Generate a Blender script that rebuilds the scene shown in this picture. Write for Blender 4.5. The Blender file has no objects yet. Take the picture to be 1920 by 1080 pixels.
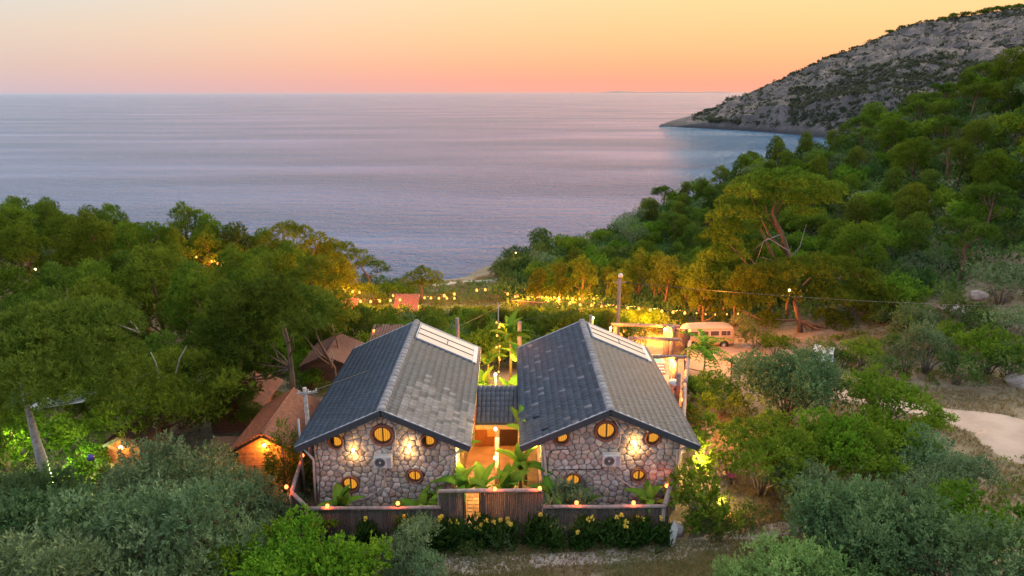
import bpy, math, random
import numpy as np
from mathutils import Vector, Matrix, Euler
R = math.radians
random.seed(7)
RNG = np.random.default_rng(11)
S = bpy.context.scene
COL = S.collection

# ---------------------------------------------------------------- camera
CAM = Vector((0.0, 0.0, 30.0))
cd = bpy.data.cameras.new('camera'); cam = bpy.data.objects.new('camera', cd); COL.objects.link(cam)
cam.location = CAM
cam.rotation_euler = (R(90 - 15.8), R(0.09), R(-0.27))
cd.sensor_width = 36; cd.lens = 24.32; cd.clip_start = 0.5; cd.clip_end = 120000
S.camera = cam
FPX = 24.32 / 36 * 1920
CM = cam.rotation_euler.to_matrix()

# ---------------------------------------------------------------- world: dusk sky
SUN_AZ = 43.0      # degrees clockwise from +Y
world = bpy.data.worlds.new('World'); S.world = world; world.use_nodes = True
nt = world.node_tree; nt.nodes.clear()
def wn(t, **k):
    n = nt.nodes.new(t)
    for a, b in k.items(): setattr(n, a, b)
    return n
tc = wn('ShaderNodeTexCoord'); sep = wn('ShaderNodeSeparateXYZ'); nt.links.new(tc.outputs['Generated'], sep.inputs[0])
def ramp(stops):
    r = wn('ShaderNodeValToRGB'); e = r.color_ramp.elements
    while len(e) > 1: e.remove(e[-1])
    e[0].position = stops[0][0]; e[0].color = (*stops[0][1], 1)
    for p, c in stops[1:]:
        x = e.new(p); x.color = (*c, 1)
    return r
# parameter = sqrt(max(z,0)) so that the low bands get room
mx = wn('ShaderNodeMath', operation='MAXIMUM'); nt.links.new(sep.outputs['Z'], mx.inputs[0]); mx.inputs[1].default_value = 0
sq = wn('ShaderNodeMath', operation='SQRT'); nt.links.new(mx.outputs[0], sq.inputs[0])
cool = ramp([(0.0, (.47, .42, .48)), (.10, (.52, .44, .47)), (.18, (.58, .47, .44)), (.27, (.62, .55, .48)), (.34, (.58, .60, .59)),
             (.45, (.48, .63, .80)), (.62, (.58, .75, 1.0)), (1.0, (.88, .98, 1.12))])
warm = ramp([(0.0, (.80, .34, .255)), (.12, (.86, .335, .22)), (.19, (.90, .39, .20)), (.27, (.92, .49, .22)), (.345, (.92, .58, .27)),
             (.45, (.92, .76, .60)), (.62, (.88, .88, .94)), (1.0, (.88, .98, 1.12))])
nt.links.new(sq.outputs[0], cool.inputs[0]); nt.links.new(sq.outputs[0], warm.inputs[0])
hv = wn('ShaderNodeCombineXYZ'); nt.links.new(sep.outputs['X'], hv.inputs[0]); nt.links.new(sep.outputs['Y'], hv.inputs[1])
nm = wn('ShaderNodeVectorMath', operation='NORMALIZE'); nt.links.new(hv.outputs[0], nm.inputs[0])
dt = wn('ShaderNodeVectorMath', operation='DOT_PRODUCT'); nt.links.new(nm.outputs[0], dt.inputs[0])
dt.inputs[1].default_value = (math.sin(R(SUN_AZ)), math.cos(R(SUN_AZ)), 0)
mr = wn('ShaderNodeMapRange'); mr.interpolation_type = 'SMOOTHSTEP'
mr.inputs['From Min'].default_value = -0.02; mr.inputs['From Max'].default_value = 1.0
nt.links.new(dt.outputs['Value'], mr.inputs['Value'])
mixc = wn('ShaderNodeMix', data_type='RGBA'); nt.links.new(mr.outputs[0], mixc.inputs[0])
nt.links.new(cool.outputs[0], mixc.inputs[6]); nt.links.new(warm.outputs[0], mixc.inputs[7])
bg = wn('ShaderNodeBackground'); nt.links.new(mixc.outputs[2], bg.inputs[0]); bg.inputs[1].default_value = 1.0
sky = wn('ShaderNodeTexSky'); sky.sky_type = 'NISHITA'; sky.sun_disc = False
sky.sun_elevation = R(1.5); sky.sun_rotation = R(SUN_AZ)
bg2 = wn('ShaderNodeBackground'); nt.links.new(sky.outputs[0], bg2.inputs[0]); bg2.inputs[1].default_value = 0.01
add = wn('ShaderNodeAddShader'); nt.links.new(bg.outputs[0], add.inputs[0]); nt.links.new(bg2.outputs[0], add.inputs[1])
wo = wn('ShaderNodeOutputWorld'); nt.links.new(add.outputs[0], wo.inputs[0])

# ---------------------------------------------------------------- sun (just set: a wide, warm afterglow)
sl = bpy.data.lights.new('sun', 'SUN'); sl.energy = 2.4; sl.angle = R(28); sl.color = (1, .78, .46)
so = bpy.data.objects.new('sun', sl); COL.objects.link(so)
elv = 34.0
sd = Vector((math.sin(R(SUN_AZ)) * math.cos(R(elv)), math.cos(R(SUN_AZ)) * math.cos(R(elv)), math.sin(R(elv))))
so.rotation_euler = sd.to_track_quat('Z', 'Y').to_euler()

S.view_settings.view_transform = 'Standard'; S.view_settings.look = 'None'
S.view_settings.exposure = 0.32; S.view_settings.gamma = 1; S.view_settings.use_curve_mapping = False
cy = S.cycles
cy.use_denoising = True
try: cy.denoiser = 'OPENIMAGEDENOISE'
except Exception: pass
cy.max_bounces = 6; cy.diffuse_bounces = 3; cy.glossy_bounces = 2; cy.transmission_bounces = 3
cy.transparent_max_bounces = 6; cy.caustics_reflective = False; cy.caustics_refractive = False
cy.sample_clamp_indirect = 4; cy.use_light_tree = True

# ---------------------------------------------------------------- helpers
def tag(o, label=None, cat=None, group=None, kind=None):
    if label: o['label'] = label
    if cat: o['category'] = cat
    if group: o['group'] = group
    if kind: o['kind'] = kind
    return o
def empty(name, loc, rz=0, label=None, cat=None, group=None):
    o = bpy.data.objects.new(name, None); COL.objects.link(o); o.location = loc; o.rotation_euler = (0, 0, rz)
    o.empty_display_size = .2
    return tag(o, label, cat, group)
def ray(px, py):
    d = CM @ Vector(((px - 960) / FPX, -(py - 540) / FPX, -1))
    return d.normalized()
def on_y(px, py, Y):
    d = ray(px, py); t = (Y - CAM.y) / d.y
    return CAM + d * t
def on_z(px, py, Z):
    d = ray(px, py); t = (Z - CAM.z) / d.z
    return CAM + d * t
def project(p):
    q = CM.transposed() @ (Vector(p) - CAM)
    return 960 + FPX * q.x / -q.z, 540 - FPX * q.y / -q.z, -q.z

# value noise in numpy
def _hash(i, j, s): 
    n = (i.astype(np.int64) * 374761393 + j.astype(np.int64) * 668265263 + s * 1442695041) & 0x7fffffff
    n = ((n ^ (n >> 13)) * 1274126177) & 0x7fffffff
    return ((n ^ (n >> 16)) & 0xffff) / 65535.0
def vnoise(x, y, s=0):
    x = np.asarray(x, float); y = np.asarray(y, float)
    i = np.floor(x); j = np.floor(y); u = x - i; v = y - j
    u = u * u * (3 - 2 * u); v = v * v * (3 - 2 * v)
    a = _hash(i, j, s); b = _hash(i + 1, j, s); c = _hash(i, j + 1, s); d = _hash(i + 1, j + 1, s)
    return (a * (1 - u) + b * u) * (1 - v) + (c * (1 - u) + d * u) * v
def fbm(x, y, s=0, o=4):
    t = 0; a = .5
    for k in range(o):
        t = t + a * (vnoise(x * 2 ** k, y * 2 ** k, s + k) - .5); a *= .5
    return t

class MB:
    """collects shapes into one mesh"""
    def __init__(s): s.v = []; s.f = []; s.sm = []
    def poly(s, pts, faces, smooth=False):
        o = len(s.v); s.v += [tuple(p) for p in pts]; s.f += [tuple(i + o for i in f) for f in faces]; s.sm += [smooth] * len(faces)
        return s
    def box(s, c, d, rot=None, bev=0):
        x, y, z = d[0] / 2, d[1] / 2, d[2] / 2
        M = rot if rot is not None else Matrix.Identity(3)
        c = Vector(c)
        if bev:
            b = min(bev, x * .9, y * .9, z * .9); pts = []
            for sx in (-1, 1):
                for sy in (-1, 1):
                    for sz in (-1, 1):
                        pts += [Vector((sx * (x - b), sy * (y - b), sz * z)), Vector((sx * (x - b), sy * y, sz * (z - b))), Vector((sx * x, sy * (y - b), sz * (z - b)))]
            I = lambda a, b_, c_, k: ((a * 2 + b_) * 2 + c_) * 3 + k
            F = []
            for k, ax in ((0, 2), (1, 1), (2, 0)):
                for sg in (0, 1):
                    q = []
                    for (p, r_) in ((0, 0), (1, 0), (1, 1), (0, 1)):
                        t = {2: (p, r_, sg), 1: (p, sg, r_), 0: (sg, p, r_)}[ax]; q.append(I(*t, k))
                    flip = (sg == 0) ^ (ax == 1)
                    F.append(q[::-1] if flip else q)
            for a in (0, 1):
                for b_ in (0, 1):
                    for (k1, k2, mk) in ((0, 1, lambda t: (t, a, b_)), (0, 2, lambda t: (a, t, b_)), (1, 2, lambda t: (a, b_, t))):
                        F.append([I(*mk(0), k1), I(*mk(1), k1), I(*mk(1), k2), I(*mk(0), k2)])
            for a in (0, 1):
                for b_ in (0, 1):
                    for c_ in (0, 1): F.append([I(a, b_, c_, 0), I(a, b_, c_, 1), I(a, b_, c_, 2)])
            return s.poly([c + M @ p for p in pts], F)
        pts = [c + M @ Vector((sx * x, sy * y, sz * z)) for sz in (-1, 1) for sy in (-1, 1) for sx in (-1, 1)]
        return s.poly(pts, [(0, 2, 3, 1), (4, 5, 7, 6), (0, 1, 5, 4), (2, 6, 7, 3), (0, 4, 6, 2), (1, 3, 7, 5)])
    def bar(s, a, b, w, h, up=(0, 0, 1)):
        a = Vector(a); b = Vector(b); d = b - a; x = d.normalized(); u = Vector(up); y = u.cross(x)
        if y.length < 1e-4: y = Vector((0, 1, 0)).cross(x)
        y.normalize(); z = x.cross(y); M = Matrix((x, y, z)).transposed()
        return s.box((a + b) / 2, (d.length, w, h), M)
    def tube(s, pts, r, n=8, cap=True, smooth=True):
        pts = [Vector(p) for p in pts]; rs = r if isinstance(r, (list, tuple)) else [r] * len(pts)
        V = []; ref = None
        for i, p in enumerate(pts):
            t = (pts[min(i + 1, len(pts) - 1)] - pts[max(i - 1, 0)]).normalized()
            if ref is None:
                ref = Vector((0, 0, 1)) if abs(t.z) < .9 else Vector((1, 0, 0))
            a = (ref - t * ref.dot(t)).normalized(); b = t.cross(a); ref = a
            V += [p + (a * math.cos(2 * math.pi * k / n) + b * math.sin(2 * math.pi * k / n)) * rs[i] for k in range(n)]
        F = [(i * n + k, i * n + (k + 1) % n, (i + 1) * n + (k + 1) % n, (i + 1) * n + k) for i in range(len(pts) - 1) for k in range(n)]
        s.poly(V, F, smooth)
        if cap:
            o = len(s.v) - len(V)
            s.f.append(tuple(o + k for k in range(n - 1, -1, -1))); s.sm.append(False)
            s.f.append(tuple(o + (len(pts) - 1) * n + k for k in range(n))); s.sm.append(False)
        return s
    def lathe(s, prof, c=(0, 0, 0), n=16, axis='z', smooth=True):
        c = Vector(c); V = []
        for r, h in prof:
            for k in range(n):
                a = 2 * math.pi * k / n; x, y = r * math.cos(a), r * math.sin(a)
                p = (x, y, h) if axis == 'z' else ((x, h, y) if axis == 'y' else (h, x, y))
                V.append(c + Vector(p))
        F = [(i * n + k, i * n + (k + 1) % n, (i + 1) * n + (k + 1) % n, (i + 1) * n + k) for i in range(len(prof) - 1) for k in range(n)]
        if axis == 'y': F = [f[::-1] for f in F]
        return s.poly(V, F, smooth)
    def prism(s, poly, a0, a1, axis='y'):
        """poly: 2D outline; extruded along axis from a0 to a1"""
        n = len(poly)
        mk = {'y': lambda p, a: (p[0], a, p[1]), 'x': lambda p, a: (a, p[0], p[1]), 'z': lambda p, a: (p[0], p[1], a)}[axis]
        V = [mk(p, a0) for p in poly] + [mk(p, a1) for p in poly]
        F = [tuple(range(n)), tuple(range(2 * n - 1, n - 1, -1))] + [(i, i + n, (i + 1) % n + n, (i + 1) % n) for i in range(n)]
        return s.poly(V, F)
    def mesh(s, name):
        m = bpy.data.meshes.new(name); m.from_pydata(s.v, [], s.f)
        m.polygons.foreach_set('use_smooth', s.sm); m.update(); return m
    def build(s, name, mat, parent=None, loc=None, **kw):
        m = s.mesh(name)
        import bmesh
        b = bmesh.new(); b.from_mesh(m); bmesh.ops.recalc_face_normals(b, faces=b.faces); b.to_mesh(m); b.free()
        return link(name, m, mat, parent, loc, **kw)
def link(name, m, mat, parent=None, loc=None, **kw):
    if mat and not len(m.materials): m.materials.append(mat)
    o = bpy.data.objects.new(name, m); COL.objects.link(o)
    if parent: o.parent = parent
    if loc is not None: o.location = loc
    tag(o, **kw)
    return o
def npmesh(name, V, F, tint=None, smooth=False):
    """fast mesh from numpy arrays; F is (n,3) or (n,4)"""
    m = bpy.data.meshes.new(name); V = np.asarray(V, np.float32); F = np.asarray(F, np.int32); k = F.shape[1]
    m.vertices.add(len(V)); m.vertices.foreach_set('co', V.ravel())
    m.loops.add(F.size); m.loops.foreach_set('vertex_index', F.ravel())
    m.polygons.add(len(F)); m.polygons.foreach_set('loop_start', np.arange(0, F.size, k, dtype=np.int32))
    m.polygons.foreach_set('loop_total', np.full(len(F), k, np.int32))
    if smooth: m.polygons.foreach_set('use_smooth', np.ones(len(F), bool))
    if tint is not None:
        a = m.attributes.new('tint', 'FLOAT', 'POINT'); a.data.foreach_set('value', np.asarray(tint, np.float32))
    m.update(calc_edges=True); return m

# ---------------------------------------------------------------- materials
def newmat(name):
    m = bpy.data.materials.new(name); m.use_nodes = True; t = m.node_tree; t.nodes.clear()
    return m, t, t.nodes.new('ShaderNodeOutputMaterial')
def N(t, typ, ins=None, **k):
    n = t.nodes.new(typ)
    for a, b in k.items(): setattr(n, a, b)
    for a, b in (ins or {}).items():
        if isinstance(b, bpy.types.NodeSocket): t.links.new(b, n.inputs[a])
        else: n.inputs[a].default_value = b
    return n
def mixrgb(t, fac, a, b, blend='MIX'):
    n = t.nodes.new('ShaderNodeMix'); n.data_type = 'RGBA'; n.blend_type = blend
    for i, x in ((0, fac), (6, a), (7, b)):
        if isinstance(x, bpy.types.NodeSocket): t.links.new(x, n.inputs[i])
        elif i == 0: n.inputs[0].default_value = x
        else: n.inputs[i].default_value = (*x, 1) if len(x) == 3 else x
    return n.outputs[2]
def pmat(name, c1, c2=None, scale=4, rough=.8, bump=0, bscale=20, rand=0, hrand=0, metal=0, stretch=(1, 1, 1), detail=5, lo=.35, hi=.65, c3=None, s3=1.0, tint=None, coord='Object'):
    m, t, out = newmat(name)
    co = N(t, 'ShaderNodeTexCoord').outputs[coord]
    mp = N(t, 'ShaderNodeMapping', {'Vector': co, 'Scale': stretch}).outputs[0]
    oi = N(t, 'ShaderNodeObjectInfo')
    if rand or hrand:   # so that copies do not repeat the same noise
        off = N(t, 'ShaderNodeVectorMath', {0: (37., 17., 53.), 'Scale': oi.outputs['Random']}, operation='SCALE').outputs[0]
        mp = N(t, 'ShaderNodeVectorMath', {0: mp, 1: off}, operation='ADD').outputs[0]
    col = None
    if c2 is not None:
        nz = N(t, 'ShaderNodeTexNoise', {'Vector': mp, 'Scale': scale, 'Detail': detail, 'Roughness': .6})
        f = N(t, 'ShaderNodeMapRange', {'Value': nz.outputs[0], 'From Min': lo, 'From Max': hi}).outputs[0]
        col = mixrgb(t, f, c1, c2)
    else: col = mixrgb(t, 0.0, c1, c1)
    if c3 is not None:
        nz = N(t, 'ShaderNodeTexNoise', {'Vector': mp, 'Scale': s3, 'Detail': 3.})
        f = N(t, 'ShaderNodeMapRange', {'Value': nz.outputs[0], 'From Min': .45, 'From Max': .62}).outputs[0]
        col = mixrgb(t, f, col, c3)
    rnd = oi.outputs['Random']
    if tint is not None:
        rnd = N(t, 'ShaderNodeAttribute', attribute_name='tint').outputs['Fac']
    if rand or hrand or tint:
        v = N(t, 'ShaderNodeMapRange', {'Value': rnd, 'To Min': 1 - (tint or rand), 'To Max': 1 + (tint or rand)}).outputs[0]
        w = N(t, 'ShaderNodeMath', {0: rnd, 1: 7.31}, operation='MULTIPLY').outputs[0]
        w = N(t, 'ShaderNodeMath', {0: w}, operation='FRACT').outputs[0]
        h = N(t, 'ShaderNodeMapRange', {'Value': w, 'To Min': .5 - hrand, 'To Max': .5 + hrand}).outputs[0]
        col = N(t, 'ShaderNodeHueSaturation', {'Hue': h, 'Value': v, 'Color': col}).outputs[0]
    p = N(t, 'ShaderNodeBsdfPrincipled', {'Base Color': col, 'Roughness': rough, 'Metallic': metal})
    if bump:
        nb = N(t, 'ShaderNodeTexNoise', {'Vector': mp, 'Scale': bscale, 'Detail': 4.})
        bp = N(t, 'ShaderNodeBump', {'Height': nb.outputs[0], 'Strength': bump, 'Distance': .05})
        t.links.new(bp.outputs[0], p.inputs['Normal'])
    t.links.new(p.outputs[0], out.inputs[0]); return m
def leafmat(name, c1, c2, trans=.3, rand=.25, hrand=.02, dead=None):
    m, t, out = newmat(name)
    at = N(t, 'ShaderNodeAttribute', attribute_name='tint').outputs['Fac']
    oi = N(t, 'ShaderNodeObjectInfo').outputs['Random']
    col = mixrgb(t, at, c1, c2)
    if dead:
        g = N(t, 'ShaderNodeMath', {0: at, 1: .985}, operation='GREATER_THAN').outputs[0]
        col = mixrgb(t, g, col, dead)
    w = N(t, 'ShaderNodeMath', {0: oi, 1: 9.17}, operation='MULTIPLY').outputs[0]
    w = N(t, 'ShaderNodeMath', {0: w}, operation='FRACT').outputs[0]
    v = N(t, 'ShaderNodeMapRange', {'Value': oi, 'To Min': 1 - rand, 'To Max': 1 + rand}).outputs[0]
    h = N(t, 'ShaderNodeMapRange', {'Value': w, 'To Min': .5 - hrand, 'To Max': .5 + hrand}).outputs[0]
    col = N(t, 'ShaderNodeHueSaturation', {'Hue': h, 'Value': v, 'Color': col}).outputs[0]
    d = N(t, 'ShaderNodeBsdfDiffuse', {'Color': col}); tr = N(t, 'ShaderNodeBsdfTranslucent', {'Color': col})
    mx = N(t, 'ShaderNodeMixShader', {0: trans, 1: d.outputs[0], 2: tr.outputs[0]})
    t.links.new(mx.outputs[0], out.inputs[0]); return m
def emat(name, col, s, noise=None):
    m, t, out = newmat(name)
    c = mixrgb(t, 0.0, col, col)
    if noise:
        co = N(t, 'ShaderNodeTexCoord').outputs['Object']
        wv = N(t, 'ShaderNodeTexWave', {'Vector': co, 'Scale': 3.2, 'Distortion': 1.5}); wv.bands_direction = 'X'
        c = mixrgb(t, wv.outputs['Fac'], noise, col)
    e = N(t, 'ShaderNodeEmission', {'Color': c, 'Strength': s}); t.links.new(e.outputs[0], out.inputs[0]); return m

M = {}
M['leaf_pine'] = leafmat('leaf_pine', (.03, .07, .008), (.225, .295, .03), .28, .25, .02)
M['leaf_pine_dark'] = leafmat('leaf_pine_dark', (.026, .062, .01), (.17, .24, .032), .28, .25, .02)
M['leaf_olive'] = leafmat('leaf_olive', (.055, .105, .04), (.28, .37, .18), .28, .22, .02)
M['leaf_bright'] = leafmat('leaf_bright', (.06, .16, .01), (.27, .42, .035), .3, .2, .015)
M['leaf_fresh'] = leafmat('leaf_fresh', (.10, .20, .05), (.30, .44, .14), .2, .15, .015)
M['leaf_olive_dark'] = leafmat('leaf_olive_dark', (.045, .095, .035), (.20, .30, .12), .25, .22, .02)
M['leaf_headland'] = leafmat('leaf_headland', (.065, .075, .045), (.13, .14, .085), .2, .2, .02)
M['leaf_maquis'] = leafmat('leaf_maquis', (.032, .08, .018), (.20, .28, .07), .28, .3, .03)
M['leaf_hedge'] = leafmat('leaf_hedge', (.06, .14, .012), (.24, .35, .035), .3, .2, .015)
M['leaf_banana'] = leafmat('leaf_banana', (.10, .21, .022), (.17, .31, .04), .4, .25, .02)
M['leaf_red'] = leafmat('leaf_red', (.55, .03, .03), (.75, .08, .04), .3, .1, .01)
M['bark'] = pmat('bark', (.23, .13, .08), (.10, .06, .04), 3, .9, .6, 8, .15, stretch=(1, 1, .3))
M['bark_grey'] = pmat('bark_grey', (.26, .22, .18), (.13, .10, .08), 4, .9, .6, 8, .15)
M['bark_dead'] = pmat('bark_dead', (.42, .37, .34), (.25, .2, .18), 6, .9, .4, 10, .15)

# ---------------------------------------------------------------- ground shape
CP = [  # (x, y, z) control points of the land
 (0,-60,13),(0,0,11.6),(0,22,11.4),(0,35,11.4),(0,45,10.6),(0,58,8.2),(0,70,6.4),(0,80,5.0),(0,92,3.2),(-2,104,1.2),(-4,113,0.1),(-4,124,-2.5),(0,150,-6),
 (-12,30,11.4),(-14,45,10.4),(-12,60,8.2),(-12,75,5.4),(-14,90,3.2),(-14,104,1.4),(-15,114,-.4),(-20,125,-3),
 (-30,20,11.2),(-30,35,10.6),(-32,55,9.2),(-27,75,7.0),(-24,90,4.2),(-24,100,1.8),(-27,108,-.5),(-30,120,-4),
 (-50,25,11.5),(-50,45,11.2),(-52,65,11.2),(-50,80,11.0),(-43,87,8.0),(-36,93,4.2),(-38,103,.5),(-42,112,-4),(-55,90,9.8),(-55,100,3),(-58,110,-4),
 (-70,40,13),(-72,70,12.5),(-70,85,9.8),(-75,97,4),(-80,108,-4),(-100,30,15),(-100,80,10),(-100,100,2),(-100,115,-4),(-140,60,15),(-140,110,-3),
 (15,30,11.4),(15,45,10.8),(14,58,8.4),(22,58,8.6),(30,30,11.5),(32,42,11.5),(40,25,12.5),(36,50,11.8),(15,70,7.0),(26,70,8.5),(20,85,6.0),(26,100,5.2),(12,100,3.0),(6,112,1.8),(-4,117,1.3),(2,120,1.9),(-9,117,-1.2),(0,126,-2.5),
 (8,124,2.0),(12,134,-2.5),(14,126,1.2),(22,130,4.5),(30,135,7.5),(47,140,14),(63,133,20),(72,122,26.0),(78,112,30.5),(88,100,36),
 (40,58,13.0),(48,70,15.5),(58,85,20.5),(38,80,10.5),(45,95,12),(40,112,9.5),(55,105,17),(60,118,20),
 (55,45,20),(45,30,15),(70,60,29),(90,60,38),(60,20,20),(110,80,48),(130,40,55),(110,110,44),(100,130,30),
 (30,150,-2),(48,160,-1),(65,155,6),(80,150,12),(95,165,-2),(130,150,15),(140,180,-3),(20,142,-3),(50,175,-6),(100,190,-8),(180,100,60),(180,180,5)]
CP = np.array(CP, float)
def _phi(d): return d
_n = len(CP)
_A = np.zeros((_n + 3, _n + 3)); _d = np.sqrt(((CP[:, None, :2] - CP[None, :, :2]) ** 2).sum(2))
_A[:_n, :_n] = _phi(_d) - np.eye(_n) * 1.5; _A[:_n, _n] = 1; _A[:_n, _n + 1:] = CP[:, :2]; _A[_n, :_n] = 1; _A[_n + 1:, :_n] = CP[:, :2].T
_W = np.linalg.solve(_A, np.concatenate([CP[:, 2], np.zeros(3)]))
def _sm(t): t = np.clip(t, 0, 1); return t * t * (3 - 2 * t)
def ground_np(x, y):
    x = np.asarray(x, float); y = np.asarray(y, float); sh = x.shape; X = x.ravel(); Y = y.ravel(); out = np.empty(X.shape)
    for i in range(0, len(X), 20000):
        a = X[i:i + 20000]; b = Y[i:i + 20000]
        d = np.sqrt((a[:, None] - CP[None, :, 0]) ** 2 + (b[:, None] - CP[None, :, 1]) ** 2)
        out[i:i + 20000] = d @ _W[:_n] + _W[_n] + _W[_n + 1] * a + _W[_n + 2] * b
    rough = fbm(X / 9, Y / 9, 3) * 1.0 + fbm(X / 2.5, Y / 2.5, 9) * .25
    hill = _sm((X - 30) / 15) 
    out = out + rough * (.5 + 1.6 * hill)
    # level ground of the compound
    m = _sm((X + 17) / 4) * _sm((15.5 - X) / 3) * _sm((Y - 18) / 5) * _sm((46 - Y) / 5)
    out = out * (1 - m) + (11.4 + fbm(X / 3, Y / 3, 5) * .06) * m
    return out.reshape(sh)
def axis(segs):
    o = [segs[0][0]]
    for a, b, st in segs: o += list(np.arange(a + st, b + 1e-6, st))
    return np.array(o)
GX = axis([(-160, -80, 5), (-80, -16, 1), (-16, 16, .5), (16, 100, 1), (100, 220, 6)])
GY = axis([(-80, 10, 6), (10, 18, 2), (18, 50, .5), (50, 146, 1), (146, 206, 6)])
GZ = ground_np(*np.meshgrid(GX, GY))
def ground(x, y):
    i = min(max(int(np.searchsorted(GX, x)) - 1, 0), len(GX) - 2); j = min(max(int(np.searchsorted(GY, y)) - 1, 0), len(GY) - 2)
    u = (x - GX[i]) / (GX[i + 1] - GX[i]); v = (y - GY[j]) / (GY[j + 1] - GY[j])
    u = min(max(u, 0), 1); v = min(max(v, 0), 1)
    return float((GZ[j, i] * (1 - u) + GZ[j, i + 1] * u) * (1 - v) + (GZ[j + 1, i] * (1 - u) + GZ[j + 1, i + 1] * u) * v)
def hit(px, py, h=0.0, k=0.0, t0=12.0, t1=260.0):
    """first point on the ray that is h + k*t above the ground"""
    d = ray(px, py); t = t0
    while t < t1:
        p = CAM + d * t
        if p.z < ground(p.x, p.y) + h + k * t: break
        t += .25 if t < 60 else .5
    return p, t
def grid_mesh(name, X, Y, Z, mat, **kw):
    nx, ny = len(X), len(Y); xx, yy = np.meshgrid(X, Y)
    V = np.stack([xx, yy, Z], 2).reshape(-1, 3); i = np.arange(nx * ny).reshape(ny, nx)
    F = np.stack([i[:-1, :-1], i[:-1, 1:], i[1:, 1:], i[1:, :-1]], 2).reshape(-1, 4)
    return link(name, npmesh(name, V, F, smooth=True), mat, **kw)

def groundmat():
    m, t, out = newmat('ground')
    co = N(t, 'ShaderNodeTexCoord').outputs['Object']
    n1 = N(t, 'ShaderNodeTexNoise', {'Vector': co, 'Scale': .22, 'Detail': 6., 'Roughness': .65}).outputs[0]
    n2 = N(t, 'ShaderNodeTexNoise', {'Vector': co, 'Scale': 2.4, 'Detail': 8., 'Roughness': .7}).outputs[0]
    n3 = N(t, 'ShaderNodeTexNoise', {'Vector': co, 'Scale': 14., 'Detail': 4., 'Roughness': .7}).outputs[0]
    f1 = N(t, 'ShaderNodeMapRange', {'Value': n1, 'From Min': .42, 'From Max': .6}).outputs[0]
    f2 = N(t, 'ShaderNodeMapRange', {'Value': n2, 'From Min': .35, 'From Max': .68}).outputs[0]
    f3 = N(t, 'ShaderNodeMapRange', {'Value': n3, 'From Min': .35, 'From Max': .65}).outputs[0]
    a = mixrgb(t, f2, (.14, .125, .065), (.30, .215, .13)); b = mixrgb(t, f2, (.23, .165, .105), (.40, .29, .19))
    c = mixrgb(t, f1, a, b); c = mixrgb(t, f3, c, mixrgb(t, .5, c, (.10, .09, .045)))
    p = N(t, 'ShaderNodeBsdfPrincipled', {'Base Color': c, 'Roughness': .95})
    bp = N(t, 'ShaderNodeBump', {'Height': n3, 'Strength': .6, 'Distance': .12}); t.links.new(bp.outputs[0], p.inputs['Normal'])
    t.links.new(p.outputs[0], out.inputs[0]); return m
M['ground'] = groundmat()
grid_mesh('ground', GX, GY, GZ, M['ground'], kind='structure', label='dry grassy ground sloping from the compound down to the cove')

# ---------------------------------------------------------------- sea
def seamat():
    m, t, out = newmat('sea_water')
    co = N(t, 'ShaderNodeTexCoord').outputs['Object']
    geo = N(t, 'ShaderNodeCameraData')
    def wave(sx, sy, det, rot):
        mp = N(t, 'ShaderNodeMapping', {'Vector': co, 'Scale': (sx, sy, 1.), 'Rotation': (0, 0, R(rot))}).outputs[0]
        return N(t, 'ShaderNodeTexNoise', {'Vector': mp, 'Scale': 1., 'Detail': det, 'Roughness': .55}).outputs[0]
    w1 = wave(.11, .30, 3., 4); w2 = wave(.75, 1.35, 4., -7); w3 = wave(.004, .016, 2., 6)
    s = N(t, 'ShaderNodeMath', {0: w1, 1: 5.0}, operation='MULTIPLY').outputs[0]
    s = N(t, 'ShaderNodeMath', {0: w2, 1: 2.8, 2: s}, operation='MULTIPLY_ADD').outputs[0]
    am = N(t, 'ShaderNodeMapRange', {'Value': w3, 'From Min': .35, 'From Max': .65, 'To Min': .45, 'To Max': 1.25}).outputs[0]
    s = N(t, 'ShaderNodeMath', {0: s, 1: am}, operation='MULTIPLY').outputs[0]
    bp = N(t, 'ShaderNodeBump', {'Height': s, 'Strength': 1., 'Distance': 1.0})
    rf = N(t, 'ShaderNodeMapRange', {'Value': w3, 'From Min': .3, 'From Max': .7, 'To Min': .05, 'To Max': .16}).outputs[0]
    p = N(t, 'ShaderNodeBsdfPrincipled', {'Base Color': (.035, .17, .33, 1), 'Roughness': rf, 'IOR': 1.42, 'Specular IOR Level': .5})
    t.links.new(bp.outputs[0], p.inputs['Normal'])
    t.links.new(p.outputs[0], out.inputs[0]); return m
M['sea'] = seamat()
sx = np.array([-90000, -30000, -8000, -2000, -500, 0, 500, 2000, 8000, 30000, 90000.]); sy = np.array([70., 140, 300, 800, 2500, 8000, 30000, 90000])
grid_mesh('sea', sx, sy, np.zeros((len(sy), len(sx))), M['sea'], kind='structure', label='calm rippled sea reaching to the horizon')

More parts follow.
